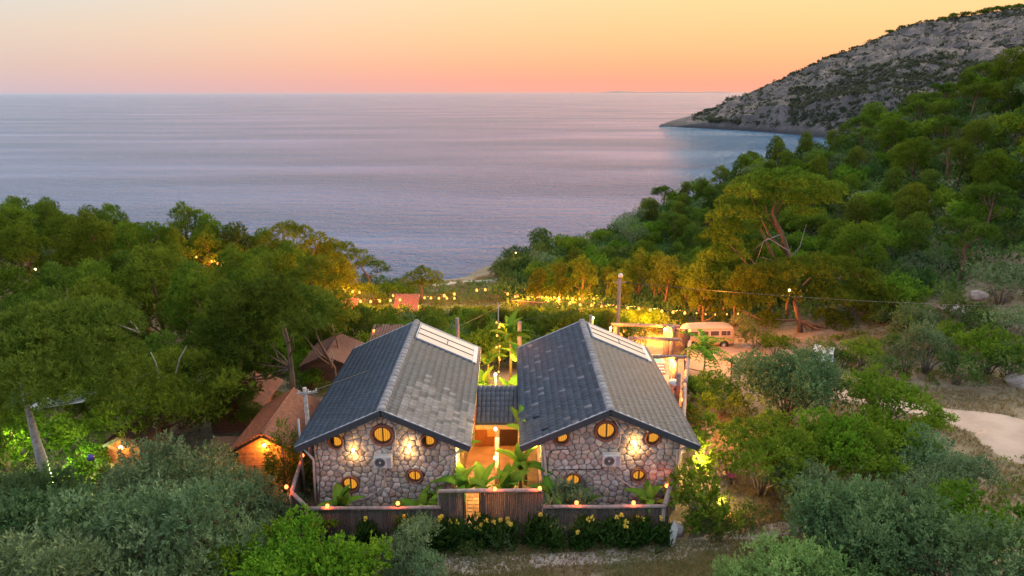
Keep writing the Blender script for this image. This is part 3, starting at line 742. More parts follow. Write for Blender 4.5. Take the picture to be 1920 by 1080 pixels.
def stone_house(xr, half_l, half_r, wall0, wall1, label, seed, wins, sconces, acpx, pale, ridge_over=.0, missing=()):
    rng = random.Random(seed)
    YN, YF = 27.45, 39.55; YW = 28.0; ZR, ZE = 16.72, 14.97
    root = empty('stone_house', ((wall0 + wall1) / 2, YW, ZB), 0, label, 'house', 'twin stone houses with slate grey roofs')
    O = root.location
    def P(x, y, z): return (x - O.x, y - O.y, z - O.z)
    zat = lambda x: ZR - (ZR - ZE) * abs(x - xr) / (half_l if x < xr else half_r) - .14
    out = [(wall0, ZB - .1), (wall1, ZB - .1), (wall1, zat(wall1)), (xr, zat(xr)), (wall0, zat(wall0))]
    W = []
    for (px, py, rp) in wins:
        p = on_y(px, py, YW); W.append((p.x, p.z, rp))
    # walls: the gable has real openings
    holes = [(x, z, r * 1.26) for x, z, r in W]
    b = MB()
    _c = [c for c in cells(out, .2, .2, holes, random.Random(5))]
    # backing: a fine cell mosaic that leaves the openings free
    for c in _c:
        n = len(c); V = [P(p[0], YW + .02, p[1]) for p in c]; b.poly(V, [tuple(range(n))])
    b.poly([P(wall0, YW, ZB - .1), P(wall0, YF - .5, ZB - .1), P(wall0, YF - .5, zat(wall0)), P(wall0, YW, zat(wall0))], [(0, 1, 2, 3)])
    b.poly([P(wall1, YW, ZB - .1), P(wall1, YF - .5, ZB - .1), P(wall1, YF - .5, zat(wall1)), P(wall1, YW, zat(wall1))], [(0, 1, 2, 3)])
    b.poly([P(p[0], YF - .5, p[1]) for p in out], [(0, 1, 2, 3, 4)])
    # inner lining keeps the rooms closed behind the curtains
    b.poly([P(p[0], YW + .3, p[1]) for p in out], [(0, 1, 2, 3, 4)])
    wall = b.build('stone_wall', M['mortar'], root)
    for poly in cells(out, .345, .268, holes, rng):
        m, (cx, cz) = stone_mesh(poly, rng, .075); link('stone', m, M['stone'], wall, P(cx, YW, cz))
    # coursed stones up the side wall that faces the passage (joined: they turn edge-on)
    sx = wall1 if xr < 0 else wall0; sg = 1 if xr < 0 else -1; b = MB(); z = ZB
    while z < ZE - .25:
        y = YW + .02; hh = rng.uniform(.2, .3)
        while y < YF - .9:
            L = rng.uniform(.3, .5); b.box(P(sx + sg * .02, y + L / 2, z + hh / 2), (.1, L - .03, hh - .03), bev=.03); y += L
        z += hh
    b.build('side_wall_stones', M['stone'], root, kind='stuff')
    for k, (x, z, r) in enumerate(W): round_window(root, x, z, r, YW - .02, mull=(k in (0, 3, 4)))
    # roof
    rf = MB()
    th = .09
    pr = [(xr - half_l, ZE), (xr, ZR), (xr + half_r, ZE), (xr + half_r, ZE - th), (xr, ZR - th), (xr - half_l, ZE - th)]
    rf.poly([P(p[0], y, p[1]) for y in (YN + .05, YF - .05) for p in pr], [(0, 1, 7, 6), (1, 2, 8, 7), (2, 3, 9, 8), (3, 4, 10, 9), (4, 5, 11, 10), (5, 0, 6, 11), (0, 5, 4, 1), (1, 4, 3, 2), (6, 7, 10, 11), (7, 8, 9, 10)])
    roof = rf.build('roof', M['fascia'], root)
    ncol = 12; per = []
    for side, half in ((-1, half_l), (1, half_r)):
        ang = math.atan2(ZR - ZE, half); SL = math.hypot(half, ZR - ZE); cl = SL / ncol; w = .30; nrow = int((YF - YN) / w)
        TV, TF = tile_arrays(w * .985, cl * 1.1, side)
        # tile frame: x down the slope, y along the ridge
        ex = Vector((side * math.cos(ang), 0, -math.sin(ang))); ez = Vector((side * math.sin(ang), 0, math.cos(ang))); ey = Vector((0, 1, 0))
        if ex.cross(ey).dot(ez) < 0: TV = TV.copy(); TF = TF[:, ::-1]
        Mx = np.array([ex, ey, ez]); T3 = TV @ Mx
        tm = npmesh('roof_tile', T3, TF); tm.materials.append(M['tile']); tp = npmesh('roof_tile', T3, TF); tp.materials.append(M['tile_pale'])
        for c in range(ncol):
            for r_ in range(nrow):
                y = YN + (r_ + (.5 if c % 2 else 0) * 0 + .0) * w + ((c * .37) % 1) * .0
                s = c * cl - .01; p = Vector((xr, y, ZR)) + ex * s + ez * .012
                f = (y - YN) / (YF - YN)
                pa = pale(side, c / ncol, f, rng)
                if any(abs(side - m_[0]) < .1 and c == m_[1] and r_ == m_[2] for m_ in missing): continue
                per.append((f + (0 if (side > 0) == (xr < 0) else .035) , p, pa, tm, tp, T3, TF))
    per.sort(key=lambda q: q[0]); near = per[:290]; far = per[290:]
    for f, p, pa, tm, tp, T3, TF in near:
        o = link('roof_tile', tp if pa else tm, None, roof, P(*(p + ex * rng.uniform(-.012, .012) + Vector((0, 0, rng.uniform(0, .012))))))
        o.rotation_euler.z = rng.uniform(-.018, .018)
    for pa in (False, True):
        Q = [q for q in far if q[2] == pa]
        if not Q: continue
        V = np.concatenate([q[5] + np.array(P(*q[1])) + np.array([0, 0, rng.uniform(0, .008)]) for q in Q]); n1 = len(Q[0][5])
        Fm = np.concatenate([q[6] + i * n1 for i, q in enumerate(Q)]); t = np.repeat(np.array([rng.random() for _ in Q]), n1)
        m = npmesh('roof_tiles', V, Fm, t); link('roof_tiles_pale' if pa else 'roof_tiles', m, M['tile_pale_many' if pa else 'tile_many'], root, kind='stuff')
    # ridge caps
    y = YN - .02
    while y < YF - .1:
        L = .42; b = MB(); V = []; n = 7
        for k, (yy, sc) in enumerate(((0, 1.08), (L, .95))):
            for i in range(n):
                a = math.pi * i / (n - 1); V.append((math.cos(a) * .19 * sc, yy, math.sin(a) * .10 * sc - .015))
        F = [(i, i + 1, n + i + 1, n + i) for i in range(n - 1)] + [tuple(range(n))]
        b.poly(V, F, True).build('ridge_tile', M['ridge'], roof, P(xr, y, ZR + .0 + rng.uniform(0, .01))); y += L - .01
    # barge boards and pale edge flashing along both verges and eaves
    for side, half in ((-1, half_l), (1, half_r)):
        ex = Vector((side * half, 0, ZE - ZR)); a = Vector((xr, 0, ZR)); e = a + ex
        for yy in (YN - .02, YF + .02):
            b = MB(); d = Vector((0, 0, -.13)); b.bar(P(*(a + Vector((side * .01, yy, 0)) + d)), P(*(e + Vector((0, yy, 0)) + d)), .045, .27, (0, 0, 1)); b.build('barge_board', M['fascia'], roof)
            b = MB(); d = Vector((0, .02, .035)); b.bar(P(*(a + Vector((side * .02, yy, 0)) + d)), P(*(e + Vector((0, yy, 0)) + d)), .07, .035, (0, 0, 1)); b.build('verge_trim', M['flash'], roof)
        MB().bar(P(e.x + side * .02, YN, e.z - .03), P(e.x + side * .02, YF, e.z - .03), .05, .10).build('eaves_trim', M['flash'], roof)
    # purlin ends under the verge
    for x in (xr, wall0 + .12, wall1 - .12):
        MB().tube([P(x, YN + .1, zat(x) - .02), P(x, YW + .05, zat(x) - .02)], .105, 12).build('purlin', M['black'], root)
    # roof lights at the back of the right slope
    side = 1; half = half_r; ang = math.atan2(ZR - ZE, half); ex = Vector((math.cos(ang), 0, -math.sin(ang))); ez = Vector((math.sin(ang), 0, math.cos(ang)))
    org = Vector((xr, 36.85, ZR)) + ex * .32 + ez * .06; LW, LL = 3.45, 2.35
    def S3(s, y, h): return P(*(org + ex * s + Vector((0, y, 0)) + ez * h))
    sk = empty('roof_light', (0, 0, 0)); sk.parent = root
    def slab(b, s0, s1, y0, y1, h0, h1):
        V = [S3(s, y, h) for h in (h0, h1) for y in (y0, y1) for s in (s0, s1)]
        b.poly(V, [(0, 1, 3, 2), (4, 6, 7, 5), (0, 4, 5, 1), (2, 3, 7, 6), (0, 2, 6, 4), (1, 5, 7, 3)]); return b
    rows = [(0, .72), (.78, 1.55), (1.61, LL)]
    for i, (y0, y1) in enumerate(rows):
        cols = [(.04, LW)] if i != 1 else [(.04, LW * .52), (LW * .52 + .05, LW)]
        for (s0, s1) in cols: slab(MB(), s0, s1, y0 + .02, y1, .03, .07).build('panel', M['cream'], sk)
    for y in (.75, 1.58): slab(MB(), 0, LW, y - .03, y + .03, .05, .10).build('glazing_bar', M['fascia'], sk)
    slab(MB(), LW * .52, LW * .52 + .04, .78, 1.55, .05, .09).build('glazing_bar', M['fascia'], sk)
    b = MB(); slab(b, -.05, .02, -.04, LL, 0, .11); slab(b, -.05, LW, -.06, .0, 0, .09); slab(b, -.05, LW, LL, LL + .05, 0, .09)
    b.build('frame', M['flash'], sk)
    b = MB(); slab(b, LW + .01, LW + .26, -.12, LL + .05, 0, .08); b.build('flashing_sheet', M['white_metal'], sk)
    # wall lamps
    for (px, py, w) in sconces:
        p = on_y(px, py, YW - .1); s = empty('wall_lamp', P(p.x, YW - .06, p.z)); s.parent = root
        MB().box((0, -.02, 0), (.09, .06, .16), bev=.015).build('bracket', M['black'], s)
        MB().lathe([(.0, -.12), (.055, -.11), (.075, -.03), (.06, .03), (.0, .06)], (0, -.11, .1), 12).build('globe', M['sconce'], s)
        lamp(p.x, YW - .22, p.z + .25, w * .028, GOLD); lamp(p.x, YW - .27, p.z - .25, w * .062, GOLD)
    # air conditioner
    p = on_y(acpx[0], acpx[1], YW - .2); a = empty('air_conditioner', P(p.x, YW - .26, p.z)); a.parent = root
    MB().box((0, 0, 0), (.82, .32, .58), bev=.02).build('casing', M['white_metal'], a)
    MB().lathe([(.235, -.165), (.235, -.175), (.21, -.18), (.20, -.165)], (-.12, 0, 0), 28, 'y').build('fan_rim', M['grey_metal'], a)
    b = MB()
    for r_ in (.06, .1, .14, .18): b.lathe([(r_, -.168), (r_ + .008, -.176), (r_ + .016, -.168)], (-.12, 0, 0), 24, 'y')
    for k in range(6):
        an = k * math.pi / 3; b.bar((-.12, -.172, 0), (-.12 + .2 * math.cos(an), -.172, .2 * math.sin(an)), .01, .012)
    b.build('fan_grille', M['grey_metal'], a); MB().lathe([(.0, -.163), (.2, -.163)], (-.12, 0, 0), 24, 'y').build('fan_opening', M['black'], a)
    MB().lathe([(.0, -.186), (.045, -.185), (.045, -.165)], (-.12, 0, 0), 14, 'y').build('fan_hub', M['white_metal'], a)
    MB().box((.27, -.163, 0), (.16, .01, .44)).build('side_grille', M['flash'], a)
    b = MB(); b.box((-.3, .06, -.31), (.04, .42, .04)); b.box((.3, .06, -.31), (.04, .42, .04)); b.build('bracket', M['grey_metal'], a)
    return root, P, O, YW

def cable(root, P, pts, YW, r=.022, mat='pipe', name='cable'):
    Q = [on_y(px, py, YW - .09) for px, py in pts]; Q = [Vector((q.x, YW - .09, q.z)) for q in Q]
    S2 = []
    for i in range(len(Q) - 1):
        p0 = Q[max(i - 1, 0)]; p1 = Q[i]; p2 = Q[i + 1]; p3 = Q[min(i + 2, len(Q) - 1)]
        for k in range(5):
            t = k / 5; S2.append(.5 * ((2 * p1) + (p2 - p0) * t + (2 * p0 - 5 * p1 + 4 * p2 - p3) * t * t + (3 * p1 - p0 - 3 * p2 + p3) * t ** 3))
    S2.append(Q[-1])
    MB().tube([P(*q) for q in S2], r, 6).build(name, M[mat], root)

def pale_left(side, c, f, rng):
    if side < 0: return False
    edge = .42 - .15 * c + .1 * math.sin(c * 23)
    return f < edge and (c > .16) and rng.random() < (.9 if f < edge - .1 else .55)
def pale_right(side, c, f, rng): return side < 0 and rng.random() < .045
hl, P1, O1, YW = stone_house(-5.60, 3.85, 3.85, -8.80, -2.50, 'stone house with pale patch of tiles low on its roof, nearer the timber cabins', 3,
    [(717, 815, .42), (630, 828, .29), (804, 826, .29), (657, 907, .35), (778, 892, .30)], [(663, 845, 26), (767, 838, 34)], (719, 863), pale_left)
hr, P2, O2, _ = stone_house(4.40, 3.92, 3.98, 1.52, 7.66, 'stone house with all dark roof tiles, beside the parking clearing', 8,
    [(1136, 807, .42), (1053, 820, .29), (1224, 821, .29), (1074, 900, .33), (1197, 891, .29)], [(1190, 834, 42)], (1146, 860), pale_right,
    missing=((-1, 9, 6), (-1, 8, 1)))
cable(hl, P1, [(732, 795), (740, 802), (741, 830), (737, 842), (728, 847)], YW, .03)
cable(hl, P1, [(720, 878), (721, 905), (712, 918), (690, 932), (672, 938)], YW, .03)
cable(hl, P1, [(596, 833), (594, 850), (600, 880), (598, 940)], YW, .018, 'black')
cable(hr, P2, [(1153, 788), (1162, 806), (1162, 830), (1155, 842), (1144, 845)], YW, .03)
cable(hr, P2, [(1146, 875), (1155, 893), (1175, 907), (1196, 920)], YW, .03)
cable(hr, P2, [(1068, 842), (1042, 844), (1029, 852), (1027, 884)], YW, .018, 'black')
cable(hr, P2, [(1035, 881), (1085, 880), (1127, 879), (1131, 870)], YW, .022, 'black')
for root, P, pts in ((hl, P1, [(571, 843), (588, 862), (592, 960)]), (hl, P1, [(866, 842), (848, 856), (846, 925)]), (hr, P2, [(992, 832), (1018, 834), (1024, 880), (1022, 930)]), (hr, P2, [(1288, 838), (1270, 845), (1268, 905)])):
    Q = [on_y(px, py, YW - .12) for px, py in pts]
    MB().tube([P(*q) for q in Q], .055, 10, smooth=True).build('downpipe', M['pipe'], root)

# ================================================================= covered passage between the houses
pz = ZB
ps = empty('covered_passage', (-.6, 32.0, ZB), 0, 'small dark tiled porch roof on a yellow beam linking the two houses', 'porch')
def PP(x, y, z): return (x + .6, y - 32.0, z - ZB)
ye, yt, ze, zt = 31.7, 34.0, 13.92, 14.88
pr = MB().poly([PP(x, y, z) for x in (-1.72, .46) for (y, z) in ((ye, ze - .03), (yt, zt - .03), (yt, zt - .12), (ye, ze - .12))],
    [(0, 1, 5, 4), (1, 2, 6, 5), (2, 3, 7, 6), (3, 0, 4, 7), (0, 3, 2, 1), (4, 5, 6, 7)]).build('roof', M['fascia'], ps)
sl_ = math.atan2(zt - ze, yt - ye); nr = 7; lr = math.hypot(zt - ze, yt - ye) / nr; nc = 9; wc = 2.18 / nc
V = []; n = 6
for (s, dz) in ((0, .035), (lr * 1.1, 0)):
    for i in range(n):
        a = math.pi * i / (n - 1); V.append((-math.cos(a) * wc * .5, s * math.cos(sl_), s * math.sin(sl_) + math.sin(a) * .06 + dz))
for i in range(n):
    a = math.pi * i / (n - 1); V.append((-math.cos(a) * wc * .5, 0, math.sin(a) * .03))
tmesh = MB().poly(V, [(i, i + 1, n + i + 1, n + i) for i in range(n - 1)] + [(i, 2 * n + i, 2 * n + i + 1, i + 1) for i in range(n - 1)], True).mesh('roof_tile')
tmesh.materials.append(M['tile'])
for r_ in range(nr):
    for c in range(nc):
        link('roof_tile', tmesh, None, pr, PP(-1.72 + wc * (c + .5), ye + r_ * lr * math.cos(sl_), ze + r_ * lr * math.sin(sl_)))
b = MB()
for k in range(26): b.box(PP(-1.68 + k * .084, yt + .1, zt - .02), (.07, .34, .05))
b.build('ridge_boards', M['log'], ps, kind='stuff')
M['yellow_beam'] = pmat('yellow_beam', (.50, .34, .12), (.40, .26, .09), 5, .7)
MB().box(PP(-.63, ye + .04, ze - .19), (2.2, .16, .24), bev=.02).build('beam', M['yellow_beam'], ps)
for x, y in ((-.62, 30.05),):
    MB().tube([PP(x, y, ZB), PP(x + .02, y, 14.0)], [.12, .10], 10).build('post', M['plaster'], ps)
MB().box(PP(-1.35, 34.05, 12.6), (1.1, .08, 2.4)).build('door', M['door'], ps)
MB().box(PP(-.05, 34.08, 12.6), (1.0, .06, 2.4)).build('wall_panel', M['dark_wood'], ps)
pan = MB().box(PP(-1.0, 33.98, 12.75), (.42, .06, 1.5)).build('door_panel', M['yellow_beam'], ps)
for (px, py) in ((929, 804), (928, 858)):
    p = on_y(px, py, 29.85); o = empty('post_lamp', PP(p.x, 29.85, p.z)); o.parent = ps
    MB().lathe([(0, -.09), (.06, -.07), (.075, 0), (.05, .06), (0, .08)], n=12).build('globe', M['sconce'], o); MB().box((0, .05, -.1), (.05, .1, .04)).build('bracket', M['black'], o)
    lamp(p.x, 29.62, p.z, 16, GOLD)
lamp(-.9, 32.7, 13.6, 30, WARM, .1); lamp(-1.6, 29.2, 13.4, 16, WARM, .1); lamp(1.2, 29.3, 14.0, 8, GOLD, .05)
lamp(-2.2, 28.6, 13.9, 14, GOLD, .05)
# sandy path of set slabs through the gate
pth = MB()
pth.poly([(-2.4, 25.0, 0), (-1.0, 25.0, 0), (.0, 26, 0), (.6, 33.9, 0), (-2.2, 33.9, 0), (-2.5, 27, 0)], [(0, 1, 2, 3, 4, 5)])
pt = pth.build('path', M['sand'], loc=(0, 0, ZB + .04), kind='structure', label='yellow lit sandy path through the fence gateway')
sm_ = MB().box((0, 0, 0), (.26, .26, .04), bev=.012).mesh('slab'); sm_.materials.append(M['paving'])
for i in range(6):
    for j in range(24):
        x = -2.15 + i * .3; y = 24.9 + j * .3
        if x < (-2.4 if y > 27 else -2.4) or x > -.75 + (y - 26) * .02: continue
        link('slab', sm_, None, pt, (x + random.uniform(-.01, .01), y, .02))

# ================================================================= fences round the garden
def slat_fence(name, pts, ztop, label, rail=.085, gap=None, posts=True):
    """pts: ground polyline; ztop: list of heights; close-set upright slats with a log rail on top"""
    root = empty(name, (pts[0][0], pts[0][1], ground(*pts[0])), 0, label, 'fence')
    O = root.location; Vs = []; Fs = []; Ts = []; rng = random.Random(len(pts) + int(pts[0][0] * 10))
    for i in range(len(pts) - 1):
        a = Vector((*pts[i], 0)); b = Vector((*pts[i + 1], 0)); L = (b - a).length; d = (b - a) / L; nrm = Vector((-d.y, d.x, 0)); k = 0.0
        while k < L:
            w = .085; p = a + d * (k + w / 2); f = (k + w / 2) / L
            if not (gap and gap[0] < p.x < gap[1]):
                zt_ = ztop[i] * (1 - f) + ztop[i + 1] * f - .02 + rng.uniform(-.02, .02); zb = ground(p.x, p.y) - .05
                q = p + nrm * rng.uniform(-.012, .012) - O; hw = d * w * .44; ht = nrm * .012
                o = len(Vs)
                for z in (zb - O.z, zt_ - O.z):
                    for s1, s2 in ((-1, -1), (1, -1), (1, 1), (-1, 1)):
                        v = q + hw * s1 + ht * s2; Vs.append((v.x, v.y, z))
                Fs += [(o, o + 1, o + 5, o + 4), (o + 1, o + 2, o + 6, o + 5), (o + 2, o + 3, o + 7, o + 6), (o + 3, o, o + 4, o + 7), (o + 4, o + 5, o + 6, o + 7)]
                Ts += [rng.random()] * 8
            k += w
        if rail:
            R_ = []; nseg = max(3, int(L / .8))
            for s in range(nseg + 1):
                f = s / nseg; p = a.lerp(b, f); z = ztop[i] * (1 - f) + ztop[i + 1] * f; p = p - O
                R_.append((p.x + rng.uniform(-.012, .012), p.y + rng.uniform(-.012, .012), z - O.z + rail * .8 + rng.uniform(-.015, .015)))
            MB().tube(R_, [rail * rng.uniform(.9, 1.1) for _ in R_], 10).build('log_rail', M['log'], root)
        if posts:
            m_ = max(1, int(L / 2.2))
            for s in range(m_ + 1):
                if i and s == 0: continue
                p = a.lerp(b, s / m_); zt_ = ztop[i] + (ztop[i + 1] - ztop[i]) * s / m_
                if gap and gap[0] + .05 < p.x < gap[1] - .05: continue
                q = p + nrm * .07 - O
                MB().tube([(q.x, q.y, ground(p.x, p.y) - O.z - .1), (q.x, q.y, zt_ - O.z - .02)], .06, 8).build('post', M['pole_wood'], root)
    m = npmesh('slats', Vs, Fs, Ts); link('slats', m, M['slat'], root, kind='stuff')
    return root
YFN = 25.75
def fx(px, py=940): return on_y(px, py, YFN).x
slat_fence('front_fence', [(fx(578, 958), YFN), (fx(826, 958), YFN)], [12.93, 12.96], 'low slatted fence with log rail in front of the house by the cabins')
slat_fence('gate_screen', [(fx(822, 926), YFN + .06), (fx(1016, 926), YFN + .06)], [13.72, 13.74], 'tall slatted gate screen with an open yellow lit doorway', gap=(fx(869, 960), fx(900, 960)))
slat_fence('front_fence', [(fx(1018, 955), YFN), (fx(1246, 955), YFN)], [12.98, 12.98], 'low slatted fence with log rail in front of the house by the parking clearing')
slat_fence('side_fence', [(fx(578, 958), YFN), (-9.6, 26.9), (-9.9, 29.6)], [12.93, 13.0, 13.15], 'short slatted fence climbing beside the pale utility pole')
rf = slat_fence('side_fence', [(fx(1246, 955), YFN), (8.45, 30.4), (10.6, 38.5)], [13.0, 13.3, 13.0], 'long slatted fence running back beside the house with red lanterns along it', rail=.11)
slat_fence('side_fence', [(10.6, 38.5), (13.0, 46.8)], [13.0, 12.6], 'lantern lit fence wall around the patio behind the house', rail=.13)
# gate jambs, house number tag
b = MB()
for px in (869, 900):
    x = fx(px, 960); b.box((x, YFN + .1, 12.55), (.07, .12, 2.3))
o = b.build('gateway', M['dark_wood']); tag(o, 'dark timber jambs framing the gateway', 'gateway')
# lanterns standing on the rails
def lantern(x, y, z, w=5, label='small red glass lantern', s=1.0):
    r = empty('lantern', (x, y, z), 0, label, 'lantern', 'red lanterns set along the fence rails')
    MB().lathe([(0, 0), (.05 * s, 0), (.05 * s, .03 * s), (.025 * s, .05 * s)], n=10).build('base', M['black'], r)
    MB().lathe([(.03 * s, .04 * s), (.075 * s, .08 * s), (.085 * s, .14 * s), (.06 * s, .2 * s), (0, .22 * s)], n=12).build('glass', M['lantern'], r)
    lamp(x, y - .12, z + .2, w * .6, RED, .05)
LT = [(614, 950, YFN, 'red lantern at the low corner of the front fence by the banana plant'), (746, 945, YFN, 'red lantern on front fence rail under the air conditioner of the house by the cabins'),
      (928, 918, YFN, 'red lantern on the gate screen in front of the lamp post'), (1012, 917, YFN, 'red lantern at the end of the gate screen beside the downpipe'),
      (1081, 944, YFN, 'red lantern behind the grey bush on the front fence'), (1188, 944, YFN, 'red lantern on front fence rail near the end bananas'),
      (1250, 912, 27.3, 'red lantern where the side fence starts to climb'), (1270, 848, 30.5, 'red lantern under the eaves on the side fence'),
      (537, 914, 27.1, 'red lantern low on the short side fence'), (567, 855, 29.4, 'red lantern at the top of the short side fence'),
      (1280, 751, 38, 'red lantern on fence rail halfway along the patio'), (1284, 710, 41.3, 'red lantern on fence rail near the white chimney stack'),
      (1287, 675, 44.2, 'red lantern on fence rail beside the patio posts'), (1293, 621, 47.0, 'red lantern at the far end of the patio fence'), (701, 622, 50, 'red lantern on the small roof behind the house')]
for px, py, Y, lb in LT:
    p = on_y(px, py, Y); lantern(p.x, Y, p.z - .1, 4 + (Y - 25) * .25, lb, 1.0 + max(0, Y - 30) * .015)
# ================================================================= timber cabins
def gable_cabin(x0, x1, y0, y1, zb, ze, zr, label, lit=True, ribs=True, mat='red_tile', wall='siding', over=.35, roofonly=False):
    xm = (x0 + x1) / 2; root = empty('timber_cabin', (xm, y0, zb), 0, label, 'cabin', 'red roofed timber cabins among the pines'); O = root.location
    def P(x, y, z): return (x - O.x, y - O.y, z - O.z)
    sl = (zr - ze) / ((x1 - x0) / 2 + over)
    zw = zr - sl * (x1 - x0) / 2
    b = MB(); b.prism([(x0 - O.x, 0), (x1 - O.x, 0), (x1 - O.x, zw - zb - .06), (0, zr - zb - .06), (x0 - O.x, zw - zb - .06)], .03, y1 - y0)
    w = b.build('wall', M[wall], root)
    # horizontal boards on the front and both sides
    V = []; F = []; T = []; z = zb; rr = random.Random(int(x0 * 10))
    def q(a, b_, z0, z1, out):
        o = len(V); t = rr.random()
        for (p, zz, s) in ((a, z0, 1), (b_, z0, 1), (b_, z1, .2), (a, z1, .2)): V.append(P(p[0] + out[0] * .05 * s, p[1] + out[1] * .05 * s, zz)); T.append(t)
        F.append((o, o + 1, o + 2, o + 3))
    while z < zr - .1:
        h = .11
        hw = (x1 - x0) / 2 if z + h < zw else max(0, (zr - z - h) / sl)
        if hw > .05: q((xm - hw, y0), (xm + hw, y0), z, z + h, (0, -1))
        if z + h < zw:
            q((x0, y1), (x0, y0), z, z + h, (-1, 0)); q((x1, y0), (x1, y1), z, z + h, (1, 0))
        z += h
    m = npmesh('boards', V, F, T); link('boards', m, M[wall], root, kind='stuff')
    # ribbed tile roof
    for side in (-1, 1):
        V = []; F = []; n = 0; hw = (x1 - x0) / 2 + over; nr = int(math.hypot(hw, zr - ze) / .17); y = y0 - over
        for i in range(nr + 1):
            f = i / nr; x = xm + side * hw * f; zz = zr - (zr - ze) * f
            V += [P(x, y0 - over, zz), P(x, y1 + over, zz), P(x + side * .02, y0 - over, zz + .075), P(x + side * .02, y1 + over, zz + .075)]
        for i in range(nr):
            o = i * 4; F += [(o, o + 1, o + 3, o + 2), (o + 2, o + 3, o + 5, o + 4)]
        MB().poly(V, F).build('tiled_slope', M[mat], root)
        MB().bar(P(xm + side * .03, y0 - over - .02, zr - .1), P(xm + side * hw, y0 - over - .02, ze - .1), .05, .14).build('barge_board', M['dark_wood'], root)
    MB().tube([P(xm, y0 - over, zr + .03), P(xm, y1 + over, zr + .03)], .07, 8).build('ridge_cap', M[mat], root)
    return root, P
g = lambda x, y: ground(x, y)
c1, Pc = gable_cabin(-13.35, -10.6, 30.6, 35.2, 11.2, 13.2, 14.15, 'lamp lit timber cabin with red tiled roof right beside the stone house')
MB().box(Pc(-12.6, 30.55, 12.0), (.06, .04, .5)).build('window', M['dark_wood'], c1)
p = on_y(496, 834, 30.5); MB().lathe([(0, -.1), (.07, -.07), (.08, .03), (0, .09)], Pc(p.x, 30.46, p.z), 12).build('wall_lamp', M['sconce'], c1); lamp(p.x + .1, 30.2, p.z - .05, 26, WARM)
gable_cabin(-13.6, -10.4, 42.2, 46.2, 10.3, 12.75, 13.55, 'dark brown cabin with faded red roof behind the pine trunks', mat='red_tile_dim', wall='brown_wall', over=.18)
gable_cabin(-17.3, -14.6, 36.6, 40.2, 10.8, 12.5, 13.2, 'cabin with small red roof half hidden under pines', mat='red_tile', wall='brown_wall')
lamp(-14.0, 38.5, 11.6, 6, WARM)
c4, Pd = gable_cabin(-20.6, -18.95, 32.0, 35.0, 11.0, 12.75, 13.25, 'small boarded cabin with bright lamp on its gable beyond the grey olive', mat='red_tile_dim', over=.14)
p = on_y(227, 838, 31.9); MB().lathe([(0, -.1), (.08, -.07), (.09, .03), (0, .1)], Pd(p.x, 31.85, p.z), 12).build('wall_lamp', M['sconce'], c4); lamp(p.x, 31.6, p.z - .1, 5, WARM)
# lean-to porch and deck between cabins
o = empty('deck_porch', (-14.4, 31.5, 11.1), 0, 'dark timber porch deck left of the lamp lit cabin', 'porch')
b = MB(); b.box((0, 0, 1.55), (2.0, 2.6, .08)); b.build('roof', M['brown_wall'], o)
for x in (-.9, .1, .9): MB().tube([(x, -1.2, -.1), (x, -1.2, 1.52)], .05, 8).build('post', M['dark_wood'], o)
MB().box((0, 0, .1), (2.0, 2.6, .12)).build('deck', M['door'], o); lamp(-14.4, 31.4, 12.2, 8, WARM)
# small roofs seen beyond the house
def far_roof(px0, py0, px1, py1, Y, label, mat='red_tile', dz=.9):
    a = on_y(px0, py1, Y); b_ = on_y(px1, py1, Y); w = (b_.x - a.x); xm = (a.x + b_.x) / 2; zb = ground(xm, Y)
    r = empty('cabin', (xm, Y, zb), 0, label, 'cabin'); zt = a.z - zb
    b = MB(); n = 22
    V = []; F = []
    for i in range(n + 1):
        x = -w / 2 + w * i / n; s = .05 if i % 2 else 0
        V += [(x, -.2, zt + s), (x, 2.4, zt + dz + s)]
    for i in range(n): F.append((2 * i, 2 * i + 2, 2 * i + 3, 2 * i + 1))
    b.poly(V, F); b.build('roof', M[mat], r)
    MB().box((0, 1.1, zt / 2), (w * .92, 2.2, zt - .1)).build('wall', M['plaster'], r)
    return r
far_roof(604, 560, 665, 590, 63, 'cabin with orange lit roof among trees under the string lights')
far_roof(736, 562, 782, 584, 66, 'cabin with clean red roof beside the bougainvillea', dz=1.1)
far_roof(690, 626, 748, 640, 48.5, 'low outbuilding with brown tile roof just behind the house', 'red_tile_dim', .5)

# ================================================================= poles and wires
def sag(a, b, s=.03, n=16):
    a, b = Vector(a), Vector(b); return [a.lerp(b, i / n) - Vector((0, 0, 4 * s * (a - b).length * (i / n) * (1 - i / n))) for i in range(n + 1)]
def utility_pole(px, pyt, Y, label, r=.11, arm=True, mat='pole_wood', zb=None, pyb=None):
    t = on_y(px, pyt, Y); zb = ground(t.x, Y) if zb is None else zb
    o = empty('utility_pole', (t.x, Y, zb), 0, label, 'pole'); h = t.z - zb
    MB().tube([(0, 0, -.3), (0, 0, h)], [r, r * .8], 12).build('post', M[mat], o)
    if arm:
        MB().box((.12, -.02, h - .25), (.9, .09, .1), Matrix.Rotation(R(20), 3, 'Z')).build('crossarm', M[mat], o)
        for k in (-.25, .15, .5): MB().lathe([(.01, 0), (.03, .02), (.035, .07), (.02, .1), (0, .11)], (k, -.02 + k * .3, h - .2), 8).build('insulator', M['white_metal'], o)
    return o, Vector((t.x, Y, t.z))
u1, t1 = utility_pole(571, 727, 30.2, 'pale square topped utility pole beside the roof corner', .12, mat='bark_dead')
u2, t2 = utility_pole(857, 596, 41.6, 'stout wooden pole just behind the roof lights of the house by the cabins', .15, False)
u3, t3 = utility_pole(1162, 521, 52, 'tall orange lit wooden pole with white lamp head behind the patio', .16, False)
MB().lathe([(0, .0), (.16, .06), (.2, .2), (.14, .33), (0, .38)], (.05, 0, t3.z - u3.location.z), 12).build('lamp_head', M['white_metal'], u3)
